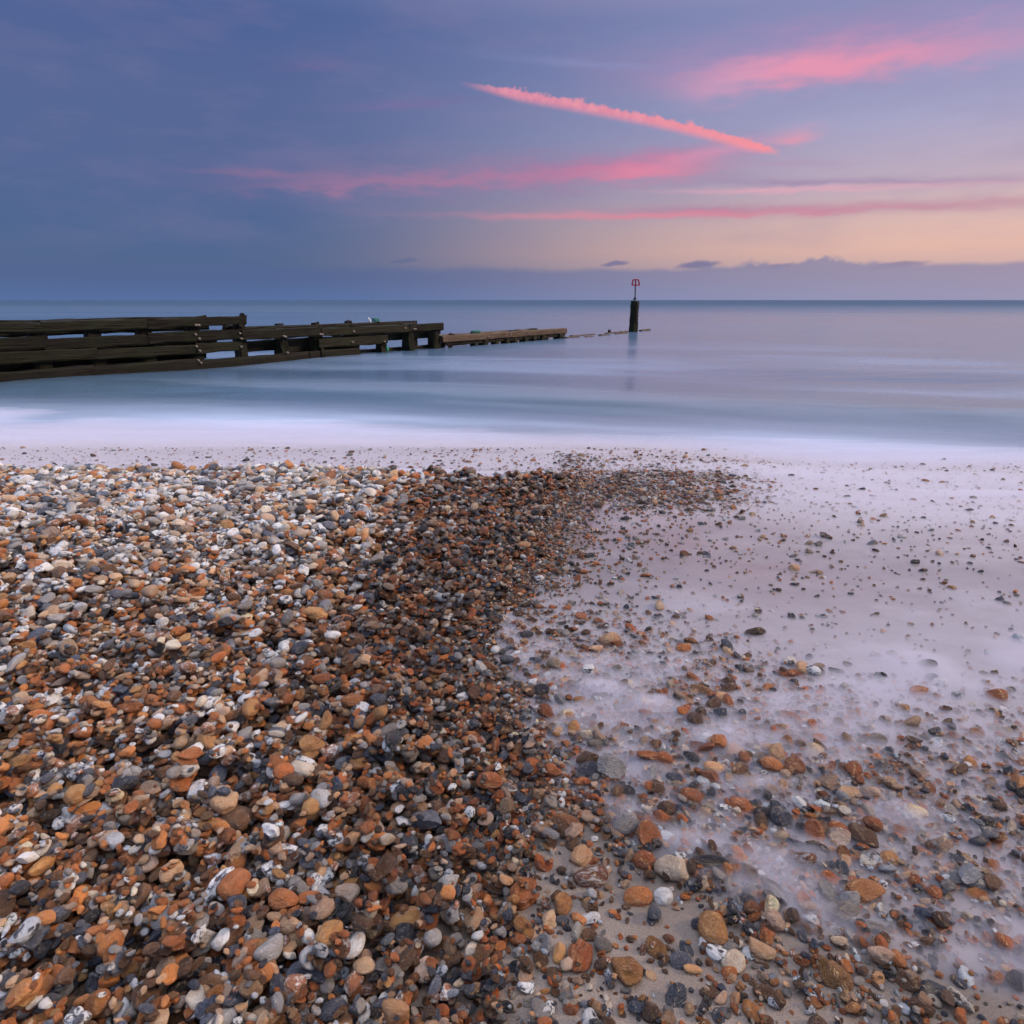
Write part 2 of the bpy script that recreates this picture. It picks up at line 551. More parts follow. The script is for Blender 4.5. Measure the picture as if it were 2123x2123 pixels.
foam_b = 0.20 * sstep(silk2, 0.4, 0.75) * (1 - sstep(SY, 16, 30)) * sstep(rd, 0.2, 1.5)
foam_b += 0.16 * np.exp(-((rd + 0.1) / 1.2) ** 2) * sstep(silk, 0.35, 0.7)
foam_n = 0.42 * (1 - sstep(rd + 2.4 * (silk2 - 0.5), -4.2, -1.0))
foam = np.clip(foam_s + foam_b + foam_n, 0, 1)
left_calm = 0.55 + 0.45 * sstep(SX + 0.45 * SY, -3, 2)
foam = foam * np.where(SY > 8.0, left_calm, 1)
me = grid_mesh('sea', SX, SY, SZ, {'foam': foam, 'near': np.exp(-((rd + 0.35) / 1.25) ** 2) * (0.55 + 0.45 * sstep(SX, -6, 3)), 'ruffle': sstep(np.log(SY), math.log(55.0), math.log(330.0)), 'shallow': sstep(depth, 0.004, 0.11)})
m, n, o = new_mat('sea_water')
co = n.new('ShaderNodeTexCoord').outputs['Object']
cs = n.vm('MULTIPLY', co, (0.12, 0.5, 1.0))
w1 = n.noise(cs, 1.0, 5, 0.6)
w2 = n.noise(n.vm('MULTIPLY', co, (0.012, 0.035, 1.0)), 1.0, 4, 0.6)
foamf = fattr(n, 'foam').outputs['Fac']
ff = n.m('MULTIPLY', foamf, n.smooth(w1, 0.2, 0.7, 0.85, 1.1), clamp=True)
watc = n.mix(n.smooth(w2, 0.3, 0.7), (0.060, 0.115, 0.185, 1), (0.085, 0.145, 0.225, 1))
watc = n.mix(fattr(n, 'near').outputs['Fac'], watc, (0.070, 0.120, 0.155, 1))
basec = n.mix(ff, watc, (0.56, 0.65, 0.84, 1))
sp = n.new('ShaderNodeSeparateXYZ'); n.put(sp.inputs[0], co)
ruf = fattr(n, 'ruffle').outputs['Fac']
rgh0 = n.m('ADD', n.m('MULTIPLY_ADD', ff, 0.4, 0.15), n.m('MULTIPLY', w2, 0.12))
nb = bump(n, n.noise(n.vm('MULTIPLY', co, (0.5, 1.6, 1.0)), 1.0, 4, 0.55), 0.12, 0.16)
rgh = n.m('MULTIPLY_ADD', ruf, 0.4, rgh0)
basec = n.mix(n.m('MULTIPLY', ruf, 0.75), basec, (0.040, 0.075, 0.130, 1))
spc = n.m('MULTIPLY_ADD', ruf, -0.36, 0.44)
principled(n, o, Base_Color=basec, Roughness=rgh, IOR=1.333, Normal=nb, Specular_IOR_Level=spc, Alpha=fattr(n, 'shallow').outputs['Fac'])
sea = link('sea', me, m)
tag(sea, 'smooth blue sea blurred by a long exposure', kind='structure')

# ---------------------------------------------------------------- swash mist
fx = np.linspace(-11.5, 11.5, 481); 
fy = np.concatenate([np.linspace(0.55, 3.0, 150), np.linspace(3.0, 11.0, 240)[1:]])
FX, FY = np.meshgrid(fx, fy)
FE = edge_dist(FX, FY)
gz = ground_z(FX, FY)
inn = sstep(FE, -0.02, 0.16 + 0.05 * FY)
n1 = fbm(FX * 2.3, FY * 3.0, 91, 4)
n2 = fbm(FX * 6.0, FY * 7.0, 95, 3)
n3 = fbm(FX * 0.8, FY * 2.4, 98, 4)
n4 = fbm(FX * 0.30 + 0.2 * FY, FY * 2.0, 99, 5)
T = -0.02 + inn * (0.033 - 0.0112 * sstep(FY, 2.0, 3.2) + 0.013 * sstep(n1, 0.40, 0.75) * (1 - 0.85 * sstep(FY, 2.0, 3.0)) + 0.004 * (n2 - 0.5) * (1 - sstep(FY, 2.0, 3.0)))
# bright lips of foam along the edge near the camera
lip = np.exp(-((FE - 0.10) / 0.085) ** 2) * sstep(n1, 0.36, 0.62) * (1 - sstep(FY, 2.2, 3.4))
T += lip * 0.026
# patches of brighter foam that drained between the stones
for (px, py, rx, ry) in ((1335, 1600, 60, 34), (1045, 1592, 60, 26), (1018, 1420, 30, 46), (1250, 1695, 80, 30), (1400, 1762, 60, 22), (1440, 1868, 80, 26),
                         (1560, 1905, 90, 22), (1660, 1945, 60, 20), (1585, 1645, 50, 22), (1700, 1785, 50, 22), (1500, 1545, 50, 24), (1180, 1500, 60, 26),
                         (1350, 1470, 50, 22), (1850, 1700, 90, 30), (1950, 1900, 80, 30), (1240, 1440, 40, 16)):
    g0 = hit_ground(px, py)
    gx, gy = abs(hit_ground(px + rx, py)[0] - g0[0]), abs(hit_ground(px, py - ry)[1] - g0[1])
    T += inn * 0.021 * np.exp(-((FX - g0[0]) / gx) ** 2 - ((FY - g0[1]) / gy) ** 2) * sstep(n1 + 0.3 * (n2 - 0.5), 0.22, 0.66)
g0 = hit_ground(1470, 1015)
T += inn * 0.012 * np.exp(-((FX - g0[0]) / 0.8) ** 2 - ((FY - g0[1]) / 0.7) ** 2)
# spent wave in front of and beside the bank
back = sstep(FY + 0.16 * np.maximum(FX, 0) + 1.0 * (n3 - 0.5), 4.80, 6.2)
T = np.maximum(T, -0.02 + back * (0.022 + 0.030 * sstep(n4, 0.3, 0.8)))
rmist = sstep(FX - 0.25 * FY, 0.2, 1.8) * sstep(FY, 2.6, 6.0) * inn
T += rmist * 0.018 * (0.5 + n3)
T = np.clip(T, -0.02, 0.12)
T = np.maximum(T, -0.02 + 0.030 * sstep(FY, 5.15, 6.0))
# over the shallows the mist lies on the water and thins out towards the wave
rdF = FY - ridge_y(FX) + 2.2 * (n4 - 0.5)
base_s = 0.5 * (gz + np.sqrt(gz * gz + 0.012 ** 2)) - 0.006 * np.exp(-(gz / 0.03) ** 2)
base_s = np.where(FY > 5.0, base_s, gz)
out_ = (1 - sstep(rdF, -5.2, -1.0)) ** 2
TOP = base_s + np.where(FY > 5.0, np.where(T > 0, np.minimum(T, 0.030) * out_, T) - 0.03 * sstep(rdF, -2.6, -0.8), T)
BOT = np.minimum(gz - 0.04, TOP - 0.015)
ny, nx = FX.shape
v = np.concatenate([np.stack([FX, FY, TOP], -1).reshape(-1, 3), np.stack([FX, FY, BOT], -1).reshape(-1, 3)])
i = np.arange((ny - 1) * (nx - 1)); r, c = i // (nx - 1), i % (nx - 1)
qt = np.stack([r * nx + c, r * nx + c + 1, (r + 1) * nx + c + 1, (r + 1) * nx + c], -1)
qb = qt[:, ::-1] + ny * nx
side = []
NN = ny * nx
for k in range(nx - 1):
    side.append((k + 1, k, k + NN, k + 1 + NN))
    a = (ny - 1) * nx + k
    side.append((a, a + 1, a + 1 + NN, a + NN))
for k in range(ny - 1):
    a, b = k * nx, (k + 1) * nx
    side.append((a, b, b + NN, a + NN))
    a, b = k * nx + nx - 1, (k + 1) * nx + nx - 1
    side.append((b, a, a + NN, b + NN))
me = bpy.data.meshes.new('swash_mist')
fill_mesh(me, v, np.concatenate([qt, qb, np.array(side)]))
m, n, o = new_mat('spray_mist')
pv = n.new('ShaderNodeVolumePrincipled')
pv.inputs['Color'].default_value = (0.83, 0.83, 0.94, 1)
pv.inputs['Density'].default_value = 20.0
pv.inputs['Anisotropy'].default_value = 0.0
n.L.new(pv.outputs[0], o.inputs['Volume'])
mist = link('swash_mist', me, m)
tag(mist, 'white misty swash of spent waves drifting between the stones', kind='stuff')

# ---------------------------------------------------------------- stone shapes
def ico(sub):
    bm = bmesh.new()
    bmesh.ops.create_icosphere(bm, subdivisions=sub, radius=1.0)
    v = np.array([p.co[:] for p in bm.verts]); f = np.array([[q.index for q in t.verts] for t in bm.faces])
    bm.free()
    return v, f


ICO_V, ICO_F = ico(4)
ICO3_V, ICO3_F = ico(3)
KINDS = ['round', 'angular', 'knob', 'flake', 'angular', 'lump', 'bean', 'angular', 'round', 'flake']


def stone_shape(kind, rng, V):
    p = V.copy()
    if kind == 'round':
        e = rng.uniform(1.9, 2.6)
        p = np.sign(p) * np.abs(p) ** (2.0 / e)
        amp = [(1.2, .10), (2.3, .04)]
    elif kind == 'angular':
        amp = [(1.3, .16), (3.0, .035)]
    elif kind == 'knob':
        amp = [(1.8, .22), (3.4, .12), (7, .02)]
    elif kind == 'flake':
        amp = [(1.5, .14), (4, .03)]
    elif kind == 'bean':
        p[:, 2] += 0.28 * p[:, 0] ** 2
        p[:, 1] += 0.35 * p[:, 0] ** 2 * rng.choice([-1, 1])
        amp = [(1.5, .08), (3.5, .03)]
    else:
        amp = [(1.4, .17), (2.8, .09), (6, .03)]
    d = np.zeros(len(p))
    for k, a in amp:
        for _ in range(5):
            q = rng.normal(size=3); q *= k / np.linalg.norm(q) * rng.uniform(0.7, 1.3)
            d += a / 2.0 * np.sin(p @ q * 1.6 + rng.uniform(0, 6.28))
    p = p * (1 + d)[:, None]
    ncut = {'round': 2, 'angular': 11, 'knob': 3, 'flake': 6, 'bean': 1, 'lump': 4}[kind]
    for _ in range(ncut):
        q = rng.normal(size=3); q /= np.linalg.norm(q)
        if kind == 'flake' and rng.random() < 0.6:
            q = np.array([0.15 * rng.normal(), 0.15 * rng.normal(), rng.choice([-1, 1])]); q /= np.linalg.norm(q)
        h = (p @ q)
        lim = np.max(h) * rng.uniform(0.55 if kind in ('angular', 'flake') else 0.72, 0.88)
        ov = np.maximum(h - lim, 0)
        p = p - (ov * 0.95)[:, None] * q
    # scooped conchoidal bites for flint
    for _ in range({'angular': 2, 'flake': 2, 'knob': 2, 'lump': 1}.get(kind, 0)):
        q = rng.normal(size=3); q /= np.linalg.norm(q)
        c = q * rng.uniform(1.25, 1.5); r = rng.uniform(0.55, 0.8)
        dv = p - c; dl = np.linalg.norm(dv, axis=1)
        push = np.maximum(r - dl, 0)
        p = p + dv / dl[:, None] * push[:, None] * 0.9
    lo, hi = p.min(0), p.max(0)
    return (p - (lo + hi) / 2) / ((hi - lo) / 2)


def stone_mesh(name, kind, rng, hi=False):
    V, F = (ICO_V, ICO_F) if hi else (ICO3_V, ICO3_F)
    me = bpy.data.meshes.new(name)
    fill_mesh(me, stone_shape(kind, rng, V), F)
    if kind in ('angular', 'flake'):
        me.set_sharp_from_angle(angle=math.radians(34))
    return me


NVAR = 50
srng = np.random.default_rng(5)
var_kind = [KINDS[i % len(KINDS)] for i in range(NVAR)]

# stone material ----------------------------------------------------------
m, n, o = new_mat('stone')
STONE = m
tco = n.new('ShaderNodeTexCoord').outputs['Object']
t1 = fattr(n, 'tint', 'INSTANCER').outputs['Color']
t2 = fattr(n, 'tint2', 'INSTANCER').outputs['Color']
tr = fattr(n, 'traits', 'INSTANCER').outputs['Vector']
ts = n.new('ShaderNodeSeparateXYZ'); n.put(ts.inputs[0], tr)
WET, MOT, SEED = ts.outputs
shift = n.vm('SCALE', (13.1, 7.7, 21.3), scale=SEED)
pc = n.vm('ADD', tco, shift)
nA = n.noise(pc, 1.1, 3, 0.55, 0.4)
nB = n.noise(pc, 3.2, 4, 0.6, 0.6)
nC = n.noise(pc, 16, 3, 0.6)
sharp_lo = n.m('SUBTRACT', 0.52, n.m('MULTIPLY', n.m('SUBTRACT', 1.0, MOT), 0.25))
sharp_hi = n.m('ADD', 0.55, n.m('MULTIPLY', n.m('SUBTRACT', 1.0, MOT), 0.28))
mixn = n.m('ADD', n.m('MULTIPLY', nA, 0.62), n.m('MULTIPLY', nB, 0.38))
f2 = n.smooth(mixn, sharp_lo, sharp_hi)
cc = n.mix(f2, t1, t2)
cc = n.mix(n.smooth(nC, 0.30, 0.75), n.vm('SCALE', cc, scale=0.78), n.vm('SCALE', cc, scale=1.12))
# thin pale rind and iron staining on some faces
cc = n.mix(n.m('MULTIPLY', n.smooth(nB, 0.58, 0.70), 0.30), cc, (0.78, 0.70, 0.62, 1))
cc = n.mix(n.m('MULTIPLY', n.smooth(n.noise(pc, 2.2, 3, 0.6), 0.60, 0.70), 0.25), cc, (0.32, 0.11, 0.035, 1))
# little pits
vo = n.new('ShaderNodeTexVoronoi'); vo.inputs['Scale'].default_value = 9.0
n.put(vo.inputs['Vector'], pc)
pit = n.m('MULTIPLY', n.smooth(vo.outputs['Distance'], 0.16, 0.06), n.smooth(nB, 0.55, 0.65))
cc = n.mix(n.m('MULTIPLY', pit, 0.55), cc, (0.04, 0.03, 0.025, 1))
cc = n.mix(WET, cc, n.mix(1.0, n.vm('SCALE', cc, scale=0.72), n.mix(0.5, cc, (1, 1, 1, 1)), 'MULTIPLY'))
rgh = n.m('SUBTRACT', n.m('MULTIPLY_ADD', nC, 0.20, 0.27), n.m('MULTIPLY', WET, 0.20))
hh = n.m('ADD', n.m('MULTIPLY', nC, 0.35), n.m('MULTIPLY', nB, 1.0))
hh = n.m('SUBTRACT', hh, n.m('MULTIPLY', pit, 0.5))
principled(n, o, Base_Color=cc, Roughness=rgh, Normal=bump(n, hh, 0.55, 0.10))

PAL = {
    'rust':   ((.48, .175, .058), (.28, .095, .034), .35, 'rust-brown'),
    'orange': ((.60, .260, .085), (.44, .155, .048), .30, 'orange'),
    'amber':  ((.52, .285, .110), (.35, .150, .050), .45, 'amber'),
    'tan':    ((.62, .43, .27), (.48, .26, .13), .30, 'tan'),
    'cream':  ((.72, .62, .50), (.54, .40, .28), .35, 'cream'),
    'white':  ((.84, .84, .85), (.58, .55, .53), .55, 'white'),
    'flint':  ((.82, .83, .85), (.070, .075, .095), .90, 'black and white flint'),
    'grey':   ((.42, .40, .39), (.28, .26, .245), .25, 'grey'),
    'slate':  ((.070, .080, .110), (.15, .165, .20), .30, 'dark slate'),
    'black':  ((.030, .032, .042), (.08, .075, .075), .40, 'black'),
    'brown':  ((.20, .105, .055), (.10, .052, .028), .35, 'dark brown'),
    'pink':   ((.50, .335, .235), (.56, .44, .35), .40, 'pinkish brown'),
    'mottle': ((.36, .155, .085), (.78, .74, .70), .85, 'rust and white mottled'),
}
NAMES = list(PAL)
LOWER = dict(rust=24, orange=11, amber=6, tan=8, cream=4, white=6, flint=7, grey=9, slate=11, black=6, brown=21, pink=7, mottle=5)
UPPER = dict(rust=9, orange=4, amber=4, tan=9, cream=9, white=22, flint=19, grey=19, slate=13, black=3, brown=7, pink=6, mottle=5)
WETMIX = dict(rust=22, orange=6, amber=4, tan=9, cream=4, white=4, flint=4, grey=14, slate=14, black=6, brown=22, pink=8, mottle=3)


def pvec(dct):
    a = np.array([dct[k] for k in NAMES], float)
    return a / a.sum()


P_LOW, P_UP, P_WET = pvec(LOWER), pvec(UPPER), pvec(WETMIX)

# ---------------------------------------------------------------- deposit of the shingle
CELL = 0.007
GX0, GX1, GY0, GY1 = -6.3, 5.4, 0.40, 7.6
gnx, gny = int((GX1 - GX0) / CELL), int((GY1 - GY0) / CELL)
gxs = GX0 + (np.arange(gnx) + 0.5) * CELL; gys = GY0 + (np.arange(gny) + 0.5) * CELL
GXX, GYY = np.meshgrid(gxs, gys)
HM = ground_z(GXX, GYY)
G0 = HM.copy()

HERO_MASK = np.zeros(HM.shape, bool)


def cell(x, y):
    return int((y - GY0) / CELL), int((x - GX0) / CELL)


def drop(x, y, a, b, c, yaw, q=0.80, sink=0.0, hero=False, maxup=0.085):
    """lay one stone on what is already there; returns centre height"""
    rr = max(a, b)
    i0, j0 = cell(x - rr, y - rr); i1, j1 = cell(x + rr, y + rr)
    if i0 < 0 or j0 < 0 or i1 >= gny - 1 or j1 >= gnx - 1:
        return None
    st_ = 1 if rr < 0.05 else 2
    sl = (slice(i0, i1 + 2), slice(j0, j1 + 2))
    X = gxs[sl[1]][None, :] - x; Y = gys[sl[0]][:, None] - y
    cs_, sn_ = math.cos(yaw), math.sin(yaw)
    u = (X * cs_ + Y * sn_) / a; v_ = (-X * sn_ + Y * cs_) / b
    r2 = u * u + v_ * v_
    ins = r2 < 1.0
    if not ins.any():
        return None
    if not hero:
        hm = HERO_MASK[sl]
        if (hm & (r2 < 0.5)).any() or (hm & ins).mean() > 0.04:
            return None
    h = c * np.sqrt(np.clip(1 - r2, 0, 1))
    H = HM[sl]
    need = (H + h)[ins]
    k = min(len(need) - 1, int(len(need) * q))
    z = np.partition(need, k)[k] - sink * c
    if not hero and z - c > G0[sl][ins].mean() + maxup:
        return None
    H[ins] = np.maximum(H[ins], (z + 0.92 * h)[ins])
    if hero:
        HERO_MASK[sl] |= (r2 < 0.9)
    return z


def view_mask(x, y, margin=140):
    px, py, d = project(x, y, ground_z(x, y))
    return (px > -margin) & (px < W0 + margin) & (py < W0 + margin) & (d > 0.2)


def density(x, y):
    """share of the ground covered by stones outside the solid shingle"""
    r = x - shingle_edge(y)
    px, py, _ = project(x, y, sand_z(x, y))
    ed = edge_dist(x, y)
    nz = fbm(x * 3.2, y * 3.2, 131, 3)
    # stones in the near swash
    off = 0.30 * np.clip(px - 1080, 0, 700)
    d1 = sstep(py, 1130 + off, 1430 + off) * (0.74 + 0.8 * (nz - 0.4)) * sstep(ed, -0.05, 0.12)
    d1 *= 1 - 0.30 * sstep(px, 1500, 1900)
    # dry sand strip at the bottom, few stones
    d2 = (ed < 0.02) * (y < 2.6) * 0.36 * (0.4 + 1.4 * sstep(nz, 0.35, 0.7))
    # thinning pool
    d3 = (0.022 + 0.26 * np.exp(-np.maximum(r, 0) / (0.10 + 0.05 * y))) * sstep(py, 930, 960)
    # dark patch in the mist beyond the pool
    g = np.exp(-(((px - 1400) / 150) ** 2 + ((py - 1015) / 38) ** 2))
    d4 = 0.75 * g * (0.5 + nz)
    side_r = sstep(r, -0.25, 0.0)
    d3 = d3 * (0.12 + 0.88 * side_r)
    spill = 0.9 * np.exp(-np.maximum(r, 0) / (0.05 + 0.035 * y)) * (y < 5.5) * side_r
    far = 0.02 * (py < 975)
    return np.clip(np.maximum.reduce([d1, d2, d3, d4, spill, far]), 0, 0.95)


PX_, PY_, PA, PB, PC, PYAW = [], [], [], [], [], []
PZ, PVAR, PROT, PT1, PT2, PTR, PNAME, PKIND = [], [], [], [], [], [], [], []


def wetness(x, y):
    ed = float(edge_dist(np.array([x]), np.array([y]))[0])
    r = float(shingle_edge(y) - x)
    wv = max(float(sstep(ed, -0.45, -0.05)), 1 - float(sstep(r - 0.16 * y + 0.05, -0.05, 0.55)) if y < 6.0 else 1.0)
    return min(1.0, max(0.0, wv))


def add(x, y, a, b, c, yaw, z, var, name, wetv, tilt, plain=False):
    p = PAL[name]
    jit = RNG.uniform(0.62, 1.32)
    wm = RNG.normal(0, 0.05); hue = np.array([wm, 0.15 * wm, -wm])      # a little warmer or cooler
    if plain:
        jit, hue = 1.05, np.zeros(3)
    PX_.append(x); PY_.append(y); PZ.append(z); PA.append(a); PB.append(b); PC.append(c)
    PVAR.append(var)
    PROT.append((tilt[0], tilt[1], yaw))
    PT1.append(tuple(np.clip(np.array(p[0]) * jit * (1 + hue), 0.01, 0.86)))
    PT2.append(tuple(np.clip(np.array(p[1]) * jit * (1 + hue), 0.01, 0.86)))
    PTR.append((wetv, p[2], RNG.uniform(0, 50)))
    PNAME.append(name)


def scatter(xs, ys, rs, mode, q=0.78, sink=0.0):
    ed = edge_dist(xs, ys); sh = shingle_edge(ys) - xs
    for x, y, r, e, s in zip(xs, ys, rs, ed, sh):
        var = int(RNG.integers(NVAR)); kind = var_kind[var]
        if kind == 'flake':
            ax = (1.15, .9, .42)
        elif kind == 'bean':
            ax = (1.35, .72, .6)
        else:
            ax = (RNG.uniform(1.0, 1.45), RNG.uniform(.78, 1.0), RNG.uniform(.52, .85))
        a, b, c = ax[0] * r, ax[1] * r, ax[2] * r
        yaw = RNG.uniform(0, 6.283)
        z = drop(x, y, a, b, c, yaw, q, sink, maxup=0.013 if mode == 'open' and e > -3 and s < -0.10 else 0.095)
        if z is None:
            continue
        wv = max(float(sstep(e, -0.45, -0.05)), 1 - float(sstep(s - 0.15 * y + 0.02, -0.10, 0.75)))
        if y > 5.6: wv = 1.0
        dry = (1 - wv) * float(sstep(y, 1.3, 3.6))
        pv_ = P_WET * wv + (1 - wv) * (P_UP * dry + P_LOW * (1 - dry))
        cum = np.cumsum(pv_)
        name = NAMES[min(len(NAMES) - 1, int(np.searchsorted(cum, RNG.random() * cum[-1])))]
        wv2 = 0.25 + 0.75 * wv if y < 2.2 else 0.05 + 0.95 * wv
        add(x, y, a, b, c, yaw, z, var, name, min(1, wv2 * RNG.uniform(.75, 1.1)), RNG.normal(0, 0.30, 2))


def candidates(nraw):
    """uniform in a fan shaped like the view"""
    d_ = np.sqrt(RNG.uniform(0.45 ** 2, 7.4 ** 2, nraw))
    x = RNG.uniform(-1, 1, nraw) * (0.92 * d_ + 0.25)
    return x, d_


AREA = None


def in_bank(x, y):
    r = shingle_edge(y) - x
    return (r > -0.02) & (y < 5.35 + 0.3 * (fbm(x * 1.4, y * 0.5, 303) - 0.5) + 0.12 * (x < -1))


def fine_zone(x, y):
    """1 in the strip of small wet stones along the seaward side"""
    r = shingle_edge(y) - x
    lim = 0.05 + 0.17 * np.maximum(y - 1.0, 0) + 0.25 * (fbm(x * 2.1, y * 2.1, 404, 3) - 0.5)
    return 1 - sstep(r, lim, lim + 0.12 + 0.10 * y)


def bank_points(cover, rmean, rsd, rmin, rmax, growth, zone=0):
    xs, ys, rs = [], [], []
    # stratified by bands so that the count follows the stone size
    bands = np.concatenate([np.arange(0.42, 2.4, 0.15), np.arange(2.4, 6.3, 0.3)])
    for y0, y1 in zip(bands[:-1], bands[1:]):
        ym = (y0 + y1) / 2
        wdt = 0.92 * ym + 0.30
        r0 = rmean * (1 + growth * (ym - 0.8))
        area = (y1 - y0) * 2 * wdt
        k = int(area * cover / (math.pi * r0 * r0 * 1.15))
        x = RNG.uniform(-wdt, wdt, k); y = RNG.uniform(y0, y1, k)
        r = np.clip(np.exp(RNG.normal(math.log(r0), rsd, k)), rmin, min(rmax, 2.1 * r0))
        ok = in_bank(x, y) & view_mask(x, y)
        fz = fine_zone(x, y)
        if zone:
            ok &= RNG.random(k) < fz
        else:
            ok &= RNG.random(k) > 0.80 * fz
        xs.append(x[ok]); ys.append(y[ok]); rs.append(r[ok])
    return np.concatenate(xs), np.concatenate(ys), np.concatenate(rs)


def open_points(nmult, rmean, rsd, rmin, rmax, growth):
    xs, ys, rs = [], [], []
    bands = np.concatenate([np.arange(0.42, 2.4, 0.15), np.arange(2.4, 7.2, 0.3)])
    for y0, y1 in zip(bands[:-1], bands[1:]):
        ym = (y0 + y1) / 2
        wdt = 0.92 * ym + 0.30
        r0 = rmean * (1 + growth * (ym - 0.8))
        area = (y1 - y0) * 2 * wdt
        k = int(area * nmult / (math.pi * r0 * r0 * 1.15))
        x = RNG.uniform(-wdt, wdt, k); y = RNG.uniform(y0, y1, k)
        ok = ~in_bank(x, y) & view_mask(x, y)
        x, y = x[ok], y[ok]
        keep = RNG.random(len(x)) < density(x, y)
        x, y = x[keep], y[keep]
        r = np.clip(np.exp(RNG.normal(math.log(r0), rsd, len(x))), rmin, rmax)
        xs.append(x); ys.append(y); rs.append(r)
    return np.concatenate(xs), np.concatenate(ys), np.concatenate(rs)


# 1. bottom layer of fine stones, 2. the main layer
x, y, r = bank_points(0.8, 0.0090, 0.25, 0.005, 0.05, 0.40)
scatter(x, y, r, 'bank')
x, y, r = bank_points(0.85, 0.0100, 0.50, 0.005, 0.045, 0.23)
scatter(x, y, r, 'bank', q=0.72)
x, y, r = bank_points(1.15, 0.0078, 0.36, 0.0045, 0.03, 0.24, 1)
scatter(x, y, r, 'bank', q=0.70)
x, y, r = open_points(1.2, 0.0088, 0.45, 0.003, 0.030, 0.02)
scatter(x, y, r, 'open', q=0.6, sink=0.35)

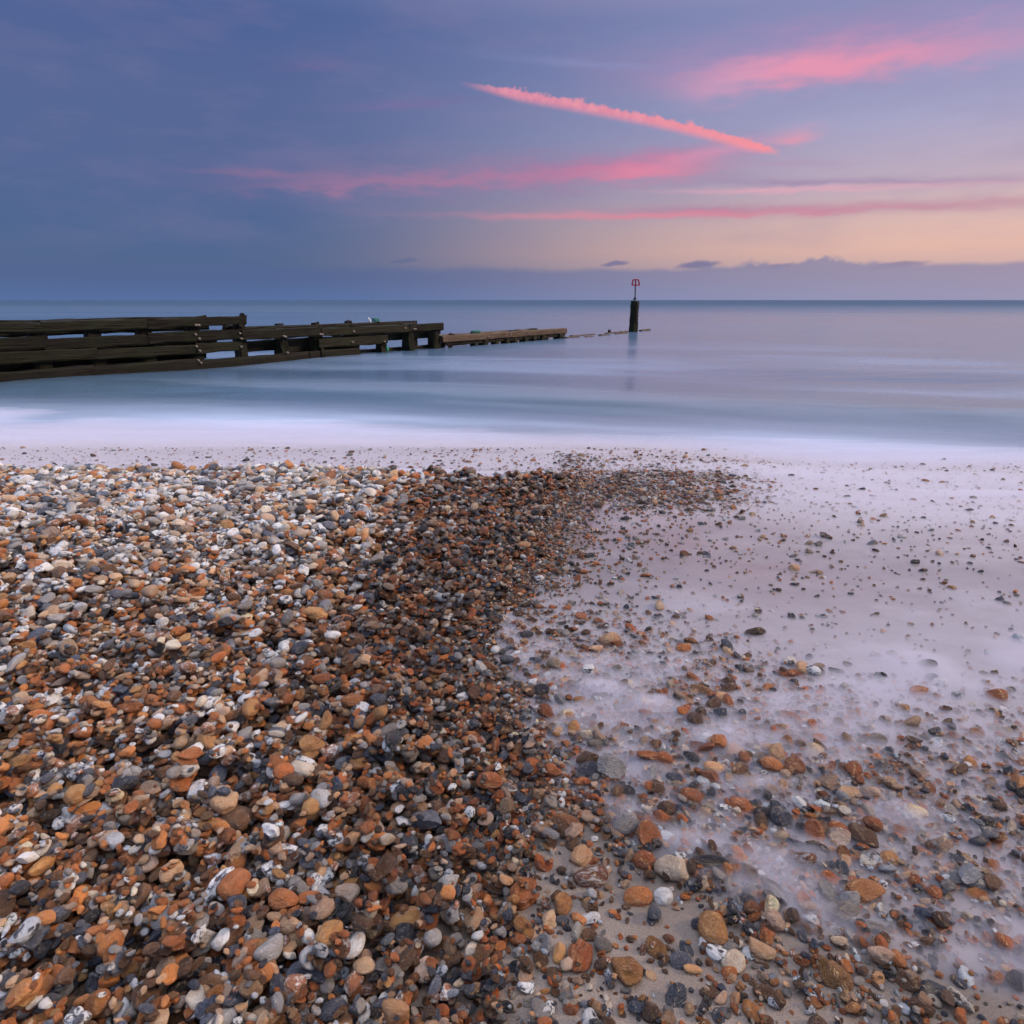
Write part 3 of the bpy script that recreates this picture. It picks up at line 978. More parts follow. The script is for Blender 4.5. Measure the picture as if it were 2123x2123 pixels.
# 3. landmark stones, placed where the photograph has them
# px, py, width px, height px, shape, colour, yaw (deg), label
HERO = [
    (1393, 1795, 70, 56, 'lump', 'cream', 10, 'big craggy cream yellow stone at the swash edge with foam behind it'),
    (1322, 1857, 62, 38, 'round', 'orange', 0, 'smooth glossy orange stone left of the pale grey pebble'),
    (1375, 1857, 42, 34, 'round', 'white', 15, 'pale grey rounded pebble beside the glossy orange stone'),
    (1478, 1912, 64, 64, 'round', 'amber', -25, 'large egg shaped orange brown stone standing on the sand at swash edge'),
    (1357, 1890, 30, 30, 'round', 'slate', -40, 'dark slate pebble on sand just below the pale grey pebble'),
    (1458, 1941, 21, 18, 'angular', 'white', 0, 'small bright white pebble just below the large egg shaped stone'),
    (1487, 1978, 50, 30, 'bean', 'flint', -30, 'white and black long flint lying on the sand near the lower right'),
    (1520, 1992, 46, 46, 'flake', 'cream', -45, 'flat angular cream flake beside the long white and black flint'),
    (1410, 1990, 46, 32, 'round', 'slate', 5, 'blue grey oval pebble half sunk in sand near bottom right'),
    (1577, 1972, 56, 32, 'bean', 'tan', -30, 'curved flat tan stone on sand right of the cream flake'),
    (1602, 1905, 46, 40, 'lump', 'pink', 0, 'brown knobbly stone wrapped in white foam near the right edge'),
    (1470, 1788, 76, 28, 'bean', 'black', -5, 'long black stone lying in the foam right of the cream stone'),
    (1599, 1583, 46, 32, 'round', 'orange', 0, 'smooth bright orange oval pebble alone in the lilac mist'),
    (1655, 1755, 58, 30, 'angular', 'slate', -15, 'long blue grey stone in the mist near the right edge'),
    (1268, 1584, 62, 52, 'angular', 'grey', -25, 'big beige grey angular stone rising from the white foam'),
    (1262, 1330, 44, 30, 'round', 'tan', 0, 'smooth beige domed stone at the edge of the lilac pool'),
    (1027, 1347, 20, 18, 'round', 'white', 0, 'small round white pebble at the left end of the swash'),
    (1052, 1366, 32, 14, 'round', 'slate', 0, 'dark oval pebble right below the small round white pebble'),
    (1300, 1648, 32, 30, 'angular', 'black', 0, 'smooth black pebble sticking out of the white foam'),
    (1372, 1690, 44, 28, 'angular', 'rust', -15, 'rust red stone with a tan top in bright foam'),
    (1345, 1572, 52, 26, 'angular', 'rust', -10, 'wide rust coloured stone right of the big beige grey one'),
    (1490, 1535, 34, 30, 'lump', 'orange', 0, 'orange brown knobbly stone above the smooth bright orange pebble'),
    (1220, 1385, 30, 24, 'flake', 'flint', 10, 'blue and white striped shell like flake in the swash'),
    (1120, 1435, 36, 24, 'angular', 'black', -20, 'black and rust angular stone in the swash left of centre'),
    (1180, 1478, 24, 16, 'bean', 'amber', -15, 'glossy amber brown pebble in the swash'),
    (1215, 1520, 28, 20, 'angular', 'cream', 0, 'cream angular pebble in the swash above the beige grey stone'),
    (1145, 1593, 40, 30, 'lump', 'rust', -10, 'rust lumpy stone left of the big beige grey one'),
    (1190, 1722, 40, 36, 'angular', 'pink', 0, 'pinkish blocky stone at the lower edge of the foam'),
    (486, 1818, 54, 64, 'round', 'rust', 70, 'large smooth rust brown stone beside a white flint near the left edge'),
    (452, 1816, 38, 72, 'knob', 'flint', 70, 'tall knobbly white flint with dark hollows near the left edge'),
    (497, 1705, 62, 50, 'bean', 'brown', -30, 'big curved dark brown stone near the left edge'),
    (590, 1738, 56, 22, 'knob', 'flint', -8, 'long white flint with grey spots lying below a pale grey one'),
    (562, 1715, 46, 26, 'knob', 'white', -35, 'pale grey white flint leaning above the long white flint'),
    (600, 1694, 44, 26, 'knob', 'white', 25, 'two lobed blue white flint above the long white flint'),
    (632, 1747, 32, 16, 'round', 'slate', -5, 'dark oval pebble right of the long white flint'),
    (570, 1826, 42, 38, 'angular', 'flint', 30, 'pointed white flint right of the large rust brown stone'),
    (588, 1865, 62, 40, 'round', 'rust', -15, 'long rust brown stone with a pale top below the pointed white flint'),
    (722, 1850, 50, 36, 'lump', 'pink', -10, 'rough salmon tan lump of stone in the lower left'),
    (682, 1924, 52, 58, 'lump', 'amber', 60, 'upright amber brown lump above the hooked white flint'),
    (738, 1962, 36, 56, 'bean', 'white', 70, 'hooked white flint standing on end in the lower left'),
    (463, 1950, 36, 40, 'round', 'white', 70, 'rounded white pebble with a grey patch near the left edge'),
    (525, 1966, 54, 36, 'round', 'rust', -5, 'smooth orange brown oval pebble right of the rounded white one'),
    (565, 1985, 44, 58, 'bean', 'grey', 50, 'long dark grey pebble leaning beside the orange brown oval'),
    (613, 2020, 34, 40, 'round', 'slate', 60, 'smooth blue slate pebble near the bottom left'),
    (757, 2008, 48, 34, 'round', 'tan', -15, 'smooth tan egg shaped pebble near the bottom left'),
    (613, 2044, 46, 38, 'round', 'mottle', 0, 'white pebble with grey and tan blotches at the bottom edge'),
    (733, 2038, 36, 48, 'angular', 'mottle', 70, 'rust and white mottled chunk at the bottom edge'),
    (440, 2042, 60, 42, 'lump', 'brown', -10, 'big brown lumpy stone in the bottom left corner of the shingle'),
    (927, 1849, 36, 30, 'round', 'orange', 0, 'round orange pebble below the pointed grey flint'),
    (928, 1815, 38, 46, 'angular', 'grey', 60, 'pointed grey flint standing up above the round orange pebble'),
    (842, 1890, 72, 46, 'flake', 'amber', 10, 'wide amber flake with a pale rim left of centre at the bottom'),
    (838, 1937, 48, 42, 'angular', 'black', 10, 'black pointed flint below the wide amber flake'),
    (897, 1928, 38, 36, 'round', 'grey', 0, 'translucent grey round pebble right of the black pointed flint'),
    (982, 1947, 40, 28, 'bean', 'cream', 15, 'cream white oval pebble at the edge of the sand'),
    (940, 1969, 34, 28, 'round', 'brown', 0, 'dark purple brown round pebble below the translucent grey one'),
    (880, 2006, 38, 52, 'round', 'pink', 70, 'tall tan pebble with pink tint at the bottom edge'),
    (902, 2038, 24, 46, 'bean', 'slate', 75, 'dark grey finger shaped pebble beside the tall tan one'),
    (927, 2044, 30, 36, 'angular', 'mottle', 60, 'white flint with a brown eye at the bottom edge'),
    (870, 1800, 34, 36, 'angular', 'mottle', 40, 'white and rust angular flint left of the pointed grey one'),
    (885, 1700, 72, 30, 'angular', 'slate', -8, 'blue black flint with a rust face in the lower middle'),
    (1090, 2038, 40, 28, 'angular', 'flint', -20, 'black and white split flint on sand at the bottom edge'),
    (1160, 1975, 28, 40, 'round', 'amber', 70, 'upright orange tan pebble on the sand'),
    (1140, 1905, 34, 36, 'angular', 'tan', 60, 'pale tan pointed stone bedded in sand'),
    (1175, 2000, 28, 24, 'round', 'pink', 0, 'smooth salmon pebble on the sand right of the upright orange one'),
    (1200, 1905, 36, 26, 'angular', 'orange', -20, 'orange and white chip on the sand below the foam'),
    (467, 1274, 66, 24, 'bean', 'grey', -15, 'long dark grey slab on the left of the shingle bank'),
    (440, 1262, 34, 22, 'bean', 'white', -35, 'blue white stone touching the long dark grey slab'),
    (593, 1219, 34, 26, 'round', 'orange', 0, 'round orange stone high on the pale shingle bank'),
    (594, 1240, 28, 18, 'angular', 'flint', 0, 'white flint with a dark hole below the round orange stone'),
    (655, 1273, 52, 28, 'lump', 'amber', -15, 'long amber brown stone on the shingle bank'),
    (690, 1316, 34, 18, 'round', 'white', 15, 'clean white wedge shaped pebble on the shingle bank'),
    (577, 1512, 38, 24, 'round', 'slate', 0, 'smooth dark slate pebble in the left middle of the shingle'),
    (533, 1556, 62, 22, 'bean', 'slate', 5, 'long purple grey finger stone in the left middle'),
    (604, 1548, 42, 22, 'bean', 'cream', 20, 'pale tan finger stone right of the long purple grey one'),
    (630, 1613, 66, 32, 'bean', 'cream', -30, 'big smooth beige oblong stone in the left middle'),
    (648, 1652, 34, 46, 'round', 'amber', 60, 'amber stone with a hollow below the beige oblong one'),
    (617, 1660, 34, 26, 'round', 'grey', -10, 'grey banded oval pebble left of the amber hollow stone'),
    (688, 1562, 40, 30, 'knob', 'mottle', 0, 'white and brown nodular flint in the left middle'),
    (550, 1610, 48, 26, 'angular', 'black', -25, 'black flint with a grey stripe above the slate blue pebble'),
    (410, 1632, 48, 40, 'knob', 'flint', 40, 'large grey white knobbly flint at the left edge'),
    (462, 1637, 56, 40, 'bean', 'tan', 30, 'sandy yellow lumpy stone right of the large grey white flint'),
    (505, 1528, 32, 34, 'angular', 'grey', 0, 'triangular glassy grey flint in the left middle'),
    (881, 1538, 40, 30, 'lump', 'orange', 0, 'cluster shaped orange lump in the middle of the shingle'),
    (757, 1368, 34, 24, 'lump', 'tan', 0, 'pale tan double lobed pebble in the middle of the bank'),
    (450, 1058, 34, 24, 'round', 'grey', 0, 'pale blue grey rounded stone on the far left of the bank'),
    (412, 1027, 26, 18, 'knob', 'white', 0, 'white knobbly stone at the far left of the bank'),
    (483, 1105, 30, 22, 'knob', 'white', 0, 'white saddle shaped stone on the far left bank'),
    (622, 1024, 44, 20, 'lump', 'cream', 5, 'pale sandy stone among greys on the far bank'),
    (666, 1130, 24, 20, 'round', 'grey', -40, 'pale grey leaning oval pebble on the far bank'),
    (520, 1008, 26, 14, 'round', 'grey', 0, 'flat pale grey pebble near the top of the bank'),
]
VAR_OF = {}
for i_, k_ in enumerate(var_kind):
    VAR_OF.setdefault(k_, []).append(i_)
hrng = np.random.default_rng(99)


def hit_heap(px, py):
    d = ray(px, py)
    t = 0.35
    while t < 12:
        p = np.array([0, 0, CAM_H]) + d * t
        i, j = cell(p[0], p[1])
        if 0 <= i < gny and 0 <= j < gnx and p[2] <= HM[i, j]:
            return p
        t += 0.003
    return p


hero_idx = []
for (px, py, pw, ph, kind, colr, yaw, label) in HERO:
    p = hit_heap(px, py + ph * 0.18)
    dd = project(*p)[2]
    s = dd / FPX
    look = math.asin(-ray(px, py)[2])
    a = pw / 2 * s
    flat = 0.55 if kind == 'flake' else 0.78
    eff = math.sqrt(math.sin(look) ** 2 + (flat * math.cos(look)) ** 2)
    b = ph / 2 * s / eff
    yw = math.radians(yaw)
    if abs(yaw) > 45:
        a, b = b, a
        yw = math.radians(yaw)
    c = min(flat * min(a, b), 0.9 * max(a, b))
    c = max(c, 0.35 * max(a, b))
    bury = 0.35 if (py > 1650 and px > 1000) else 0.15
    z = drop(p[0], p[1], a, b, c, yw, q=0.45, sink=bury, hero=True)
    if z is None:
        continue
    vs = VAR_OF[kind]
    var = vs[int(hrng.integers(len(vs)))]
    hero_idx.append((len(PX_), label, kind))
    e_ = float(edge_dist(np.array([p[0]]), np.array([p[1]]))[0])
    wv = max(float(sstep(e_, -0.35, 0.0)) * 0.8, 0.25 if p[1] < 2.2 else 0.08)
    add(p[0], p[1], a, b, c, yw, z, var, colr, wv, hrng.normal(0, 0.10, 2), True)

# 4. a last sprinkling that beds the landmarks in
x, y, r = bank_points(0.42, 0.0100, 0.52, 0.005, 0.045, 0.23)
scatter(x, y, r, 'bank', q=0.62, sink=0.1)
x, y, r = bank_points(0.36, 0.0068, 0.28, 0.004, 0.03, 0.32)
scatter(x, y, r, 'bank', q=0.7)
x, y, r = open_points(0.55, 0.0040, 0.35, 0.0018, 0.010, 0.20)
scatter(x, y, r, 'open', q=0.6, sink=0.2)

PXa = np.array(PX_); PYa = np.array(PY_); PZa = np.array(PZ)
PAa = np.array(PA); PBa = np.array(PB); PCa = np.array(PC)
NALL = len(PXa)
qx, qy, qd = project(PXa, PYa, PZa)
size_px = 2 * np.sqrt(PAa * PBa) * FPX / qd
# how far each stone's top stands clear of what was laid after it
ci = ((PYa - GY0) / CELL).astype(int); cj = ((PXa - GX0) / CELL).astype(int)
clear = (PZa + PCa) - HM[ci, cj]
hset = {h[0] for h in hero_idx}
onframe = (qx > 400) & (qx < 1725) & (qy > 940) & (qy < 2050)
score = np.where(onframe & (clear > -0.15 * PCa), size_px, 0)
for h in hset:
    score[h] = 0
extra = np.argsort(-score)[:300 - len(hero_idx)]
print('stones', NALL, 'heroes', len(hero_idx), 'smallest individual px', score[extra[-1]])

# the library of shapes, and the individual stones
lib = bpy.data.collections.new('pebble_shapes')
shape_me = []
for i_ in range(NVAR):
    me = stone_mesh('pebble_shape_%02d' % i_, var_kind[i_], srng)
    me.materials.append(STONE)
    shape_me.append(me)
    ob = bpy.data.objects.new('pebble_shape_%02d' % i_, me)
    lib.objects.link(ob)
hi_me = {}
GROUP = 'stones of the shingle beach'


def place_stone(idx, label, me):
    ob = bpy.data.objects.new('pebble', me)
    ob.location = (PX_[idx], PY_[idx], PZ[idx])
    ob.rotation_euler = PROT[idx]
    ob.scale = (PA[idx], PB[idx], PC[idx])
    ob['tint'] = [float(c) for c in PT1[idx]]
    ob['tint2'] = [float(c) for c in PT2[idx]]
    ob['traits'] = [float(c) for c in PTR[idx]]
    COL.objects.link(ob)
    return tag(ob, label, 'pebble', GROUP)


for k_, (idx, label, kind) in enumerate(hero_idx):
    me = stone_mesh('landmark_stone', kind, np.random.default_rng(1000 + k_), True)
    me.materials.append(STONE)
    place_stone(idx, label, me)

# labels of the other large stones: look first, then their place beside a landmark
WORD = {'round': 'rounded', 'angular': 'angular', 'knob': 'knobbly', 'flake': 'flat', 'bean': 'curved', 'lump': 'lumpy'}
lm_px = np.array([(qx[i], qy[i]) for i, _, _ in hero_idx])
LM_SHORT = [l for _, l, _ in hero_idx]


def short(l):
    wds = l.split()
    stop = {'at', 'beside', 'left', 'right', 'on', 'just', 'lying', 'near', 'half', 'wrapped', 'alone', 'in', 'rising', 'sticking',
            'above', 'below', 'leaning', 'standing', 'touching', 'high', 'among', 'bedded', 'with', 'from'}
    outw = []
    for q_ in wds:
        if q_ in stop and len(outw) >= 2:
            break
        outw.append(q_)
    return ' '.join(outw)


SH = [short(l) for l in LM_SHORT]
cnt = {}
for s_ in SH: cnt[s_] = cnt.get(s_, 0) + 1
used = set(LM_SHORT)
for idx in extra:
    d_ = np.hypot(lm_px[:, 0] - qx[idx], lm_px[:, 1] - qy[idx])
    look_ = '%s %s pebble' % (PAL[PNAME[idx]][3], WORD[var_kind[PVAR[idx]]])
    lab = None
    for attempt, k_ in enumerate(np.argsort(d_)[:14]):
        if cnt[SH[k_]] > 1:
            continue
        dx, dy = qx[idx] - lm_px[k_, 0], qy[idx] - lm_px[k_, 1]
        if abs(dx) > abs(dy) * 2: rel = 'right of' if dx > 0 else 'left of'
        elif abs(dy) > abs(dx) * 2: rel = 'below' if dy > 0 else 'above'
        else: rel = ('below' if dy > 0 else 'above') + (' and right of' if dx > 0 else ' and left of')
        near = 'just ' if d_[k_] < 75 else ('' if d_[k_] < 190 else 'well ')
        t_ = '%s %s%s the %s' % (look_, near, rel, SH[k_])
        if t_ not in used and len(t_.split()) <= 16:
            lab = t_
            break
    if lab is None:
        k_ = int(np.argmin(d_))
        lab = '%s %s among stones %s' % ('large' if size_px[idx] > 30 else 'middling', look_,
                                         'on the far bank' if qy[idx] < 1250 else ('in the swash' if qx[idx] > 1050 else 'in the lower shingle'))
    used.add(lab)
    place_stone(int(idx), lab, shape_me[PVAR[idx]])

# all other stones: one mass
rest = np.ones(NALL, bool)
rest[list(hset)] = False
rest[extra] = False
ri = np.nonzero(rest)[0]
me = bpy.data.meshes.new('shingle')
me.vertices.add(len(ri))
me.vertices.foreach_set('co', np.stack([PXa[ri], PYa[ri], PZa[ri]], -1).astype(np.float32).reshape(-1))


def vattr(name, arr):
    a = me.attributes.new(name, 'FLOAT_VECTOR', 'POINT')
    a.data.foreach_set('vector', np.ascontiguousarray(arr, dtype=np.float32).reshape(-1))


vattr('tint', np.array(PT1)[ri]); vattr('tint2', np.array(PT2)[ri]); vattr('traits', np.array(PTR)[ri])
vattr('rot', np.array(PROT)[ri]); vattr('size', np.stack([PAa[ri], PBa[ri], PCa[ri]], -1))
ia = me.attributes.new('shape', 'INT', 'POINT')
ia.data.foreach_set('value', np.array(PVAR)[ri].astype(np.int32))
shingle = link('shingle', me)
me.materials.append(STONE)
ng = bpy.data.node_groups.new('lay_shingle', 'GeometryNodeTree')
ng.interface.new_socket('Geometry', in_out='INPUT', socket_type='NodeSocketGeometry')
ng.interface.new_socket('Geometry', in_out='OUTPUT', socket_type='NodeSocketGeometry')
gi = ng.nodes.new('NodeGroupInput'); go = ng.nodes.new('NodeGroupOutput')
iop = ng.nodes.new('GeometryNodeInstanceOnPoints')
cinf = ng.nodes.new('GeometryNodeCollectionInfo')
cinf.inputs['Collection'].default_value = lib
cinf.inputs['Separate Children'].default_value = True
cinf.inputs['Reset Children'].default_value = True


def named(nm, typ):
    q = ng.nodes.new('GeometryNodeInputNamedAttribute'); q.data_type = typ
    q.inputs['Name'].default_value = nm
    return q.outputs['Attribute']


iop.inputs['Pick Instance'].default_value = True
ng.links.new(gi.outputs[0], iop.inputs['Points'])
ng.links.new(cinf.outputs[0], iop.inputs['Instance'])
ng.links.new(named('shape', 'INT'), iop.inputs['Instance Index'])
e2r = ng.nodes.new('FunctionNodeEulerToRotation')
ng.links.new(named('rot', 'FLOAT_VECTOR'), e2r.inputs[0])
ng.links.new(e2r.outputs[0], iop.inputs['Rotation'])
ng.links.new(named('size', 'FLOAT_VECTOR'), iop.inputs['Scale'])
ng.links.new(iop.outputs[0], go.inputs[0])
md = shingle.modifiers.new('lay_shingle', 'NODES')
md.node_group = ng
tag(shingle, 'bank of small brown, orange, grey and white beach pebbles', kind='stuff')

# ---------------------------------------------------------------- groyne
def on_sea(px, py, z=0.0):
    d = ray(px, py)
    t = (z - CAM_H) / d[2]
    return np.array([0, 0, CAM_H]) + d * t


GA = on_sea(393, 766)[:2]
GB = on_sea(1313, 688)[:2]
GDIR = (GB - GA) / np.linalg.norm(GB - GA)
GNRM = np.array([GDIR[1], -GDIR[0]])         # towards the camera side
if GNRM[1] > 0: GNRM = -GNRM


def gpt(s, t, z):
    p = GA + GDIR * s + GNRM * t
    return np.array([p[0], p[1], z])


def s_at(px, z=0.4, t=0.0):
    lo, hi = -9.0, 40.0
    for _ in range(50):
        mid_ = (lo + hi) / 2
        if project(*gpt(mid_, t, z))[0] < px: lo = mid_
        else: hi = mid_
    return lo


def wood_mat(name, c1, c2, green, rough=0.7):
    m, n, o = new_mat(name)
    co = n.new('ShaderNodeTexCoord').outputs['Object']
    gr = n.noise(n.vm('MULTIPLY', co, (0.5, 9.0, 9.0)), 3.0, 5, 0.65)
    bl = n.noise(co, 1.6, 4, 0.6)
    sp_ = n.noise(co, 30, 3, 0.6)
    c = n.mix(n.smooth(gr, 0.3, 0.72), c1, c2)
    c = n.mix(n.m('MULTIPLY', n.smooth(bl, 0.42, 0.66), green), c, (0.009, 0.014, 0.004, 1))
    c = n.mix(n.m('MULTIPLY', n.smooth(sp_, 0.68, 0.76), 0.4), c, (0.08, 0.07, 0.055, 1))
    principled(n, o, Base_Color=c, Roughness=rough, Specular_IOR_Level=0.18, Normal=bump(n, n.m('ADD', gr, n.m('MULTIPLY', sp_, 0.4)), 0.8, 0.03))
    return m


WOOD = wood_mat('weathered_wood', (0.0030, 0.0025, 0.0018, 1), (0.011, 0.0088, 0.0055, 1), 0.7)
WOOD_G = wood_mat('green_wood', (0.005, 0.005, 0.0025, 1), (0.013, 0.013, 0.006, 1), 0.9, 0.6)
WOOD_D = wood_mat('wet_dark_wood', (0.004, 0.0035, 0.003, 1), (0.012, 0.010, 0.008, 1), 0.5, 0.6)
WOOD_B = wood_mat('bare_brown_wood', (0.07, 0.048, 0.035, 1), (0.13, 0.092, 0.068, 1), 0.2)
m, n, o = new_mat('rusty_bolt')
principled(n, o, Base_Color=(0.30, 0.25, 0.22, 1), Roughness=0.55, Metallic=0.3)
BOLT = m
m, n, o = new_mat('teal_rope')
cn = n.noise(n.new('ShaderNodeTexCoord').outputs['Object'], 20, 3, 0.6)
principled(n, o, Base_Color=n.mix(cn, (0.01, 0.07, 0.07, 1), (0.03, 0.17, 0.16, 1)), Roughness=0.8)
ROPE = m
m, n, o = new_mat('green_rope')
principled(n, o, Base_Color=(0.01, 0.26, 0.15, 1), Roughness=0.75)
GROPE = m
m, n, o = new_mat('white_scrap')
principled(n, o, Base_Color=(0.8, 0.8, 0.8, 1), Roughness=0.6)
WSCRAP = m
m, n, o = new_mat('red_paint')
cn = n.noise(n.new('ShaderNodeTexCoord').outputs['Object'], 14, 3, 0.6)
principled(n, o, Base_Color=n.mix(n.smooth(cn, 0.55, 0.7), (0.50, 0.015, 0.03, 1), (0.22, 0.02, 0.025, 1)), Roughness=0.5)
RED = m
m, n, o = new_mat('pole_steel')
principled(n, o, Base_Color=(0.045, 0.045, 0.055, 1), Roughness=0.5, Metallic=0.4)
STEEL = m

grng = np.random.default_rng(77)


def timber(name, p0, p1, wid, hgt, mat, parent, seg=8, wob=0.012, up=(0, 0, 1), taper=1.0):
    """one worn timber from p0 to p1: a box cut in segments with chipped, rounded edges"""
    p0, p1 = np.array(p0, float), np.array(p1, float)
    L = np.linalg.norm(p1 - p0); d = (p1 - p0) / L
    up = np.array(up, float); side_ = np.cross(d, up); side_ /= np.linalg.norm(side_); up = np.cross(side_, d)
    ch = 0.13
    prof = [(-.5 + ch, -.5), (.5 - ch, -.5), (.5, -.5 + ch), (.5, .5 - ch), (.5 - ch, .5), (-.5 + ch, .5), (-.5, .5 - ch), (-.5, -.5 + ch)]
    vs, fs = [], []
    for k in range(seg + 1):
        f = k / seg
        tp = 1 + (taper - 1) * f
        for (a, b) in prof:
            q = np.array([L * f, a * wid * tp, b * hgt * tp])
            q[1:] += grng.normal(0, wob, 2)
            if k in (0, seg):
                q[0] += grng.normal(0, wob * 1.5)
            vs.append(q)
    for k in range(seg):
        for j in range(8):
            fs.append((k * 8 + j, k * 8 + (j + 1) % 8, (k + 1) * 8 + (j + 1) % 8, (k + 1) * 8 + j))
    fs.append(tuple(range(7, -1, -1))); fs.append(tuple(seg * 8 + j for j in range(8)))
    me = bpy.data.meshes.new(name)
    me.from_pydata([tuple(v) for v in vs], [], fs)
    me.update()
    ob = link(name, me, mat, parent)
    R_ = Matrix(((d[0], side_[0], up[0]), (d[1], side_[1], up[1]), (d[2], side_[2], up[2])))
    ob.matrix_basis = Matrix.Translation(Vector(p0) - Vector(parent.location)) @ R_.to_4x4()
    return ob


def plank_run(parent, cuts, z0, z1, t, th, mat):
    """a line of planks butted at the given places, no two quite level"""
    for a_, b_ in zip(cuts[:-1], cuts[1:]):
        j_ = grng.normal(0, 0.014)
        plank(parent, a_, b_ - 0.7, z0 + j_, z1 + j_ + grng.normal(0, 0.008), t + grng.normal(0, 0.012), th, mat, dz=grng.normal(0, 0.012))


def plank(parent, px0, px1, z0, z1, t, th, mat, name='plank', dz=0.0, seg=None):
    zm = (z0 + z1) / 2
    s0, s1 = s_at(px0, zm, t), s_at(px1, zm, t)
    return timber(name, gpt(s0, t, zm), gpt(s1, t, zm + dz), th, z1 - z0, mat, parent, seg or max(4, int(abs(s1 - s0) * 3)), 0.008)


def pile(parent, px, ztop, wid, mat, t=0.0, name='pile', zb=-0.7):
    s = s_at(px, 0.4, t)
    return timber(name, gpt(s, t, zb), gpt(s + grng.normal(0, .01), t + grng.normal(0, .01), ztop), wid, wid, mat, parent, 7, 0.012,
                  up=(GNRM[0], GNRM[1], 0), taper=0.94)


bolt_me = None


def bolt(parent, px, py, t):
    """a bolt end sticking out of the front face at that spot"""
    global bolt_me
    if bolt_me is None:
        bm = bmesh.new()
        bmesh.ops.create_cone(bm, cap_ends=True, segments=6, radius1=0.032, radius2=0.026, depth=0.05)
        r_ = bmesh.ops.create_cone(bm, cap_ends=True, segments=8, radius1=0.015, radius2=0.013, depth=0.11)
        bolt_me = bpy.data.meshes.new('bolt'); bm.to_mesh(bolt_me); bm.free()
        bolt_me.materials.append(BOLT)
    d = ray(px, py)
    # meet the vertical plane t = const
    k = ((GA + GNRM * t) @ GNRM) / (d[:2] @ GNRM)
    p = np.array([0, 0, CAM_H]) + d * k
    ob = link('bolt', bolt_me, None, parent)
    q_ = Vector((GNRM[0], GNRM[1], 0)).to_track_quat('Z', 'Y')
    ob.matrix_basis = Matrix.Translation(Vector(p) - Vector(parent.location)) @ q_.to_matrix().to_4x4()
    return ob


def empty(name, loc):
    e = bpy.data.objects.new(name, None)
    e.location = loc
    e.empty_display_size = 0.3
    COL.objects.link(e)
    return e


high = empty('timber_groyne', gpt(0, 0, 0))
tag(high, 'tall dark timber groyne of planks and piles running out from the left', 'groyne')
FT, BT = 0.22, -0.22
# front planks
plank_run(high, (-160, 85, 303), 1.0, 1.2, FT, 0.11, WOOD_G)
plank(high, 304, 508, 0.99, 1.19, FT, 0.11, WOOD, dz=0.03)
plank_run(high, (-160, 90, 306, 497), 0.66, 0.89, FT, 0.11, WOOD)
plank_run(high, (-160, 200, 404, 500), 0.38, 0.61, FT, 0.11, WOOD_G)
plank_run(high, (-160, 198, 410, 640), -0.25, 0.26, FT, 0.11, WOOD_D)
plank(high, 499, 664, 0.63, 0.87, FT, 0.12, WOOD)
plank(high, 665, 846, 0.63, 0.85, FT + 0.01, 0.12, WOOD_G)
plank(high, 847, 917, 0.62, 0.86, FT, 0.12, WOOD)
plank(high, 660, 802, 0.31, 0.56, FT, 0.12, WOOD_G)
plank(high, 640, 745, -0.05, 0.24, FT - 0.02, 0.10, WOOD_D)
# planks behind the piles
plank(high, -160, 430, 0.90, 1.22, BT, 0.10, WOOD_D)
plank(high, -160, 448, 0.52, 0.74, BT, 0.10, WOOD_D)
plank(high, -160, 425, 0.22, 0.44, BT, 0.10, WOOD_D)
plank(high, 462, 500, 0.84, 1.0, BT, 0.10, WOOD_D)
plank(high, 490, 862, 0.66, 0.93, BT, 0.10, WOOD_D, dz=0.01)
plank(high, 500, 690, 0.30, 0.58, BT, 0.10, WOOD_D)
plank(high, 690, 910, 0.36, 0.60, BT, 0.10, WOOD_D)
plank(high, -160, 920, -0.30, 0.13, BT, 0.10, WOOD_D)
plank(high, 570, 735, 0.10, 0.36, BT + 0.02, 0.08, WOOD_D)
# short sloping cap at the end of the upper part
timber('end_cap', gpt(s_at(494, 1.1, FT), FT + 0.02, 0.95), gpt(s_at(506, 1.1, FT), FT + 0.02, 1.26), 0.14, 0.12, WOOD, high, 4, 0.01, up=(GNRM[0], GNRM[1], 0))
for px_, zt, wd in ((-40, 1.15, .3), (85, 1.15, .3), (200, 1.15, .3), (305, 1.15, .3), (405, 1.12, .3), (500, 1.00, .30), (583, 0.86, .28), (655, 0.86, .34), (733, 0.86, .30),
                    (790, 0.60, .30), (845, 0.86, .34), (900, 0.84, .36)):
    pile(high, px_, zt, wd, WOOD_D)
for px_, zt in ((583, .97), (657, .98), (725, 1.0), (857, .93)):
    pile(high, px_, zt, .2, WOOD_D, BT - 0.16)
# post faces in front
for px_, z1_ in ((586, .60), (847, .62), (664, .30)):
    pile(high, px_, z1_, .17, WOOD, FT - 0.05)
for px_, py_ in ((406, 674), (412, 674), (405, 693), (413, 702), (407, 718), (414, 727), (411, 747), (416, 752), (497, 691), (500, 702), (500, 719),
                 (588, 697), (592, 698), (664, 693), (668, 693), (733, 687), (858, 682), (861, 682), (797, 708), (731, 709), (596, 731), (840, 680)):
    bolt(high, px_, py_, FT + 0.07)

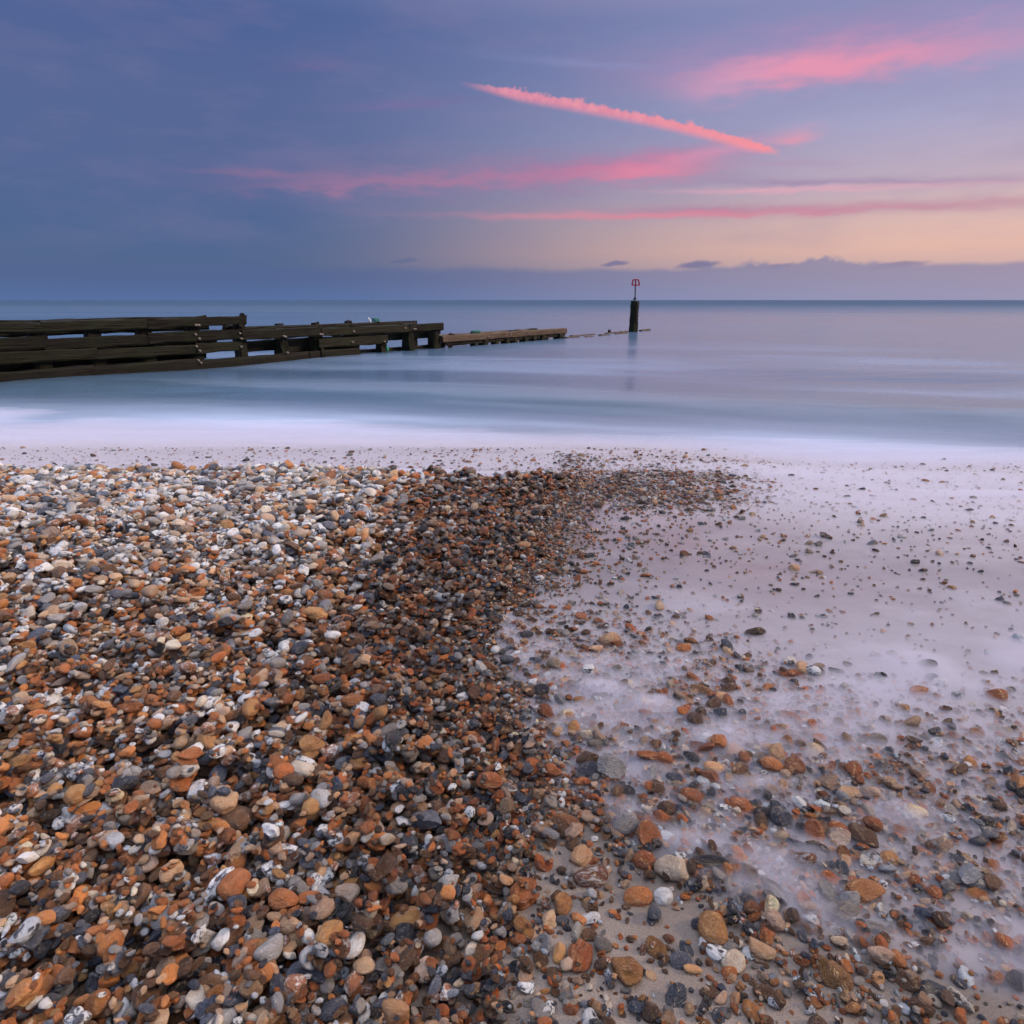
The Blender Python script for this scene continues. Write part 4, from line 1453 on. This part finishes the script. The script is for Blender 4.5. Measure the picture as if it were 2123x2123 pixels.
low = empty('low_timber_groyne', gpt(s_at(917), 0, 0))
tag(low, 'low brown timber groyne section ending in the sea before the marker', 'groyne')
plank(low, 913, 1040, 0.20, 0.43, 0.16, 0.26, WOOD_B, dz=0.0)
plank(low, 1041, 1170, 0.20, 0.43, 0.16, 0.26, WOOD_B)
plank(low, 918, 1168, 0.07, 0.21, 0.10, 0.20, WOOD_D)
plank(low, 913, 985, 0.30, 0.44, -0.24, 0.20, WOOD_B)
plank(low, 990, 1052, 0.30, 0.45, -0.24, 0.20, WOOD_B)
plank(low, 1054, 1075, 0.29, 0.45, -0.25, 0.20, WOOD_D)
plank(low, 1076, 1092, 0.30, 0.45, -0.24, 0.20, WOOD_B)
plank(low, 1093, 1110, 0.29, 0.46, -0.25, 0.20, WOOD_D)
for px_, wd in ((982, .24), (1001, .32), (1026, .26), (1047, .32), (1065, .26), (1086, .34), (1104, .3), (1121, .36), (1133, .16), (1158, .4)):
    pile(low, px_, 0.20, wd, WOOD_D, 0.10)
for px_ in (930, 935):
    pile(low, px_, 0.22, .06, WOOD_D, 0.14, 'rod')
for px_, py_ in ((912, 695), (1012, 698), (1058, 694), (1096, 692)):
    bolt(low, px_, py_, 0.30)

# planks awash between the groyne and the marker
awash = empty('sunken_groyne', gpt(s_at(1240), 0, 0))
tag(awash, 'row of sunken groyne timbers just breaking the surface near marker post', 'groyne')
for (a_, b_, t_, z_) in ((1172, 1198, .2, .045), (1184, 1232, -.3, .040), (1214, 1227, .5, .035), (1243, 1258, .4, .050), (1256, 1285, -.3, .045),
                         (1276, 1298, .35, .035), (1286, 1300, -.2, .050), (1328, 1346, -.1, .070)):
    plank(awash, a_, b_, -0.15, z_, t_, 0.20, WOOD_B, seg=4)
pile(awash, 1263, 0.17, .12, WOOD_D, -0.3, 'stub')

# marker post
mk = empty('marker_post', (GB[0], GB[1], 0))
tag(mk, 'dark timber marker post in the sea with a red topmark frame', 'marker post')


def mpt(px, py):
    """point on the upright plane through the post, facing the camera"""
    d = ray(px, py)
    k = GB[1] / d[1]
    return np.array([0, 0, CAM_H]) + d * k


c0_ = mpt(1313, 690)
top_ = mpt(1313, 624)
cx_ = GB[0]
timber('pile', (cx_, GB[1], -0.8), (cx_, GB[1], top_[2]), 0.36, 0.36, WOOD, mk, 10, 0.010, up=(0.5, -0.86, 0), taper=0.97)
timber('cheek_plank', (cx_ + 0.13, GB[1] - 0.14, 0.5), (cx_ + 0.13, GB[1] - 0.14, top_[2] - 0.02), 0.10, 0.09, WOOD_B, mk, 8, 0.008, up=(0, -1, 0))


def rod(name, p0, p1, r_, mat, parent):
    p0, p1 = Vector(p0), Vector(p1)
    bm = bmesh.new()
    bmesh.ops.create_cone(bm, cap_ends=True, segments=10, radius1=r_, radius2=r_, depth=(p1 - p0).length)
    me = bpy.data.meshes.new(name); bm.to_mesh(me); bm.free()
    ob = link(name, me, mat, parent)
    base_loc = parent.matrix_world.translation if parent.parent is None else Vector((0, 0, 0))
    q_ = (p1 - p0).to_track_quat('Z', 'Y')
    ob.matrix_basis = Matrix.Translation((p0 + p1) / 2 - Vector(parent.location)) @ q_.to_matrix().to_4x4()
    return ob


pp = lambda px, py: tuple(mpt(px, py))
rod('pole', pp(1316.5, 625), pp(1317.5, 580), 0.032, STEEL, mk)
rod('brace', pp(1313, 622), pp(1317, 615), 0.028, STEEL, mk)
rod('clamp', pp(1316.6, 621), pp(1316.8, 617), 0.065, STEEL, mk)
# red trapezoid frame with a middle bar
tl, tr_, bl_, br_ = pp(1312.5, 580), pp(1323.5, 580), pp(1310.2, 591), pp(1326, 591)
for a_, b_ in ((tl, tr_), (bl_, br_), (tl, bl_), (tr_, br_), (pp(1317.9, 580), pp(1317.6, 591))):
    o_ = timber('topmark_bar', a_, b_, 0.06, 0.075, RED, mk, 2, 0.001, up=(0, -1, 0))

# rope and net snagged on the timbers
def tangle(name, centre, sx, sy, sz, turns, r_, mat, seed):
    rg = np.random.default_rng(seed)
    cu = bpy.data.curves.new(name, 'CURVE'); cu.dimensions = '3D'
    cu.bevel_depth = r_; cu.bevel_resolution = 1; cu.resolution_u = 3
    sp_ = cu.splines.new('NURBS'); npt = turns * 7
    sp_.points.add(npt - 1)
    for k in range(npt):
        a_ = k * 0.9 + rg.normal(0, .4)
        rr = rg.uniform(.35, 1)
        h_ = abs(rg.normal(0, .5)) * (1 - rr * 0.6)
        sp_.points[k].co = (math.cos(a_) * rr * sx, math.sin(a_) * rr * sy, min(h_, 1) * sz + r_, 1)
    tmp = bpy.data.objects.new('tmp', cu); COL.objects.link(tmp)
    dg = bpy.context.evaluated_depsgraph_get()
    me = bpy.data.meshes.new_from_object(tmp.evaluated_get(dg))
    me.name = name
    bpy.data.objects.remove(tmp)
    me.materials.clear(); me.materials.append(mat)
    ob = link(name, me)
    ob.location = centre
    ob.rotation_euler = (0, 0, math.atan2(GDIR[1], GDIR[0]))
    return ob


tag(tangle('net_tangle', gpt(s_at(779, .93, BT), BT, 0.93), .17, .10, .19, 12, .018, ROPE, 1), 'teal net tangle on top of the tall groyne', 'net')
tag(tangle('net_tangle', gpt(s_at(987, .44, -.1), -.12, 0.42), .36, .14, .16, 14, .018, ROPE, 2), 'long teal net tangle on the low groyne section', 'net')
tag(tangle('net_tangle', gpt(s_at(938, .44, -.1), -.12, 0.42), .16, .08, .07, 8, .018, STEEL, 4), 'small dark rope tangle at the start of the low groyne section', 'net')
tag(tangle('rope_scrap', gpt(s_at(799, .1, FT), FT + .10, 0.06), .045, .03, .26, 9, .016, GROPE, 3), 'bright green rope end hanging from the tall groyne', 'rope')
bm = bmesh.new()
bmesh.ops.create_icosphere(bm, subdivisions=2, radius=1)
for v_ in bm.verts:
    v_.co.x *= 0.028 * (1 + 0.5 * v_.co.z); v_.co.y *= 0.022; v_.co.z *= 0.085
    v_.co.x += -0.5 * v_.co.z
me = bpy.data.meshes.new('white_scrap'); bm.to_mesh(me); bm.free()
ws = link('white_scrap', me, WSCRAP)
ws.location = gpt(s_at(767, .95, BT), BT, 1.0)
tag(ws, 'small white scrap sticking up beside the teal net on the groyne', 'scrap')
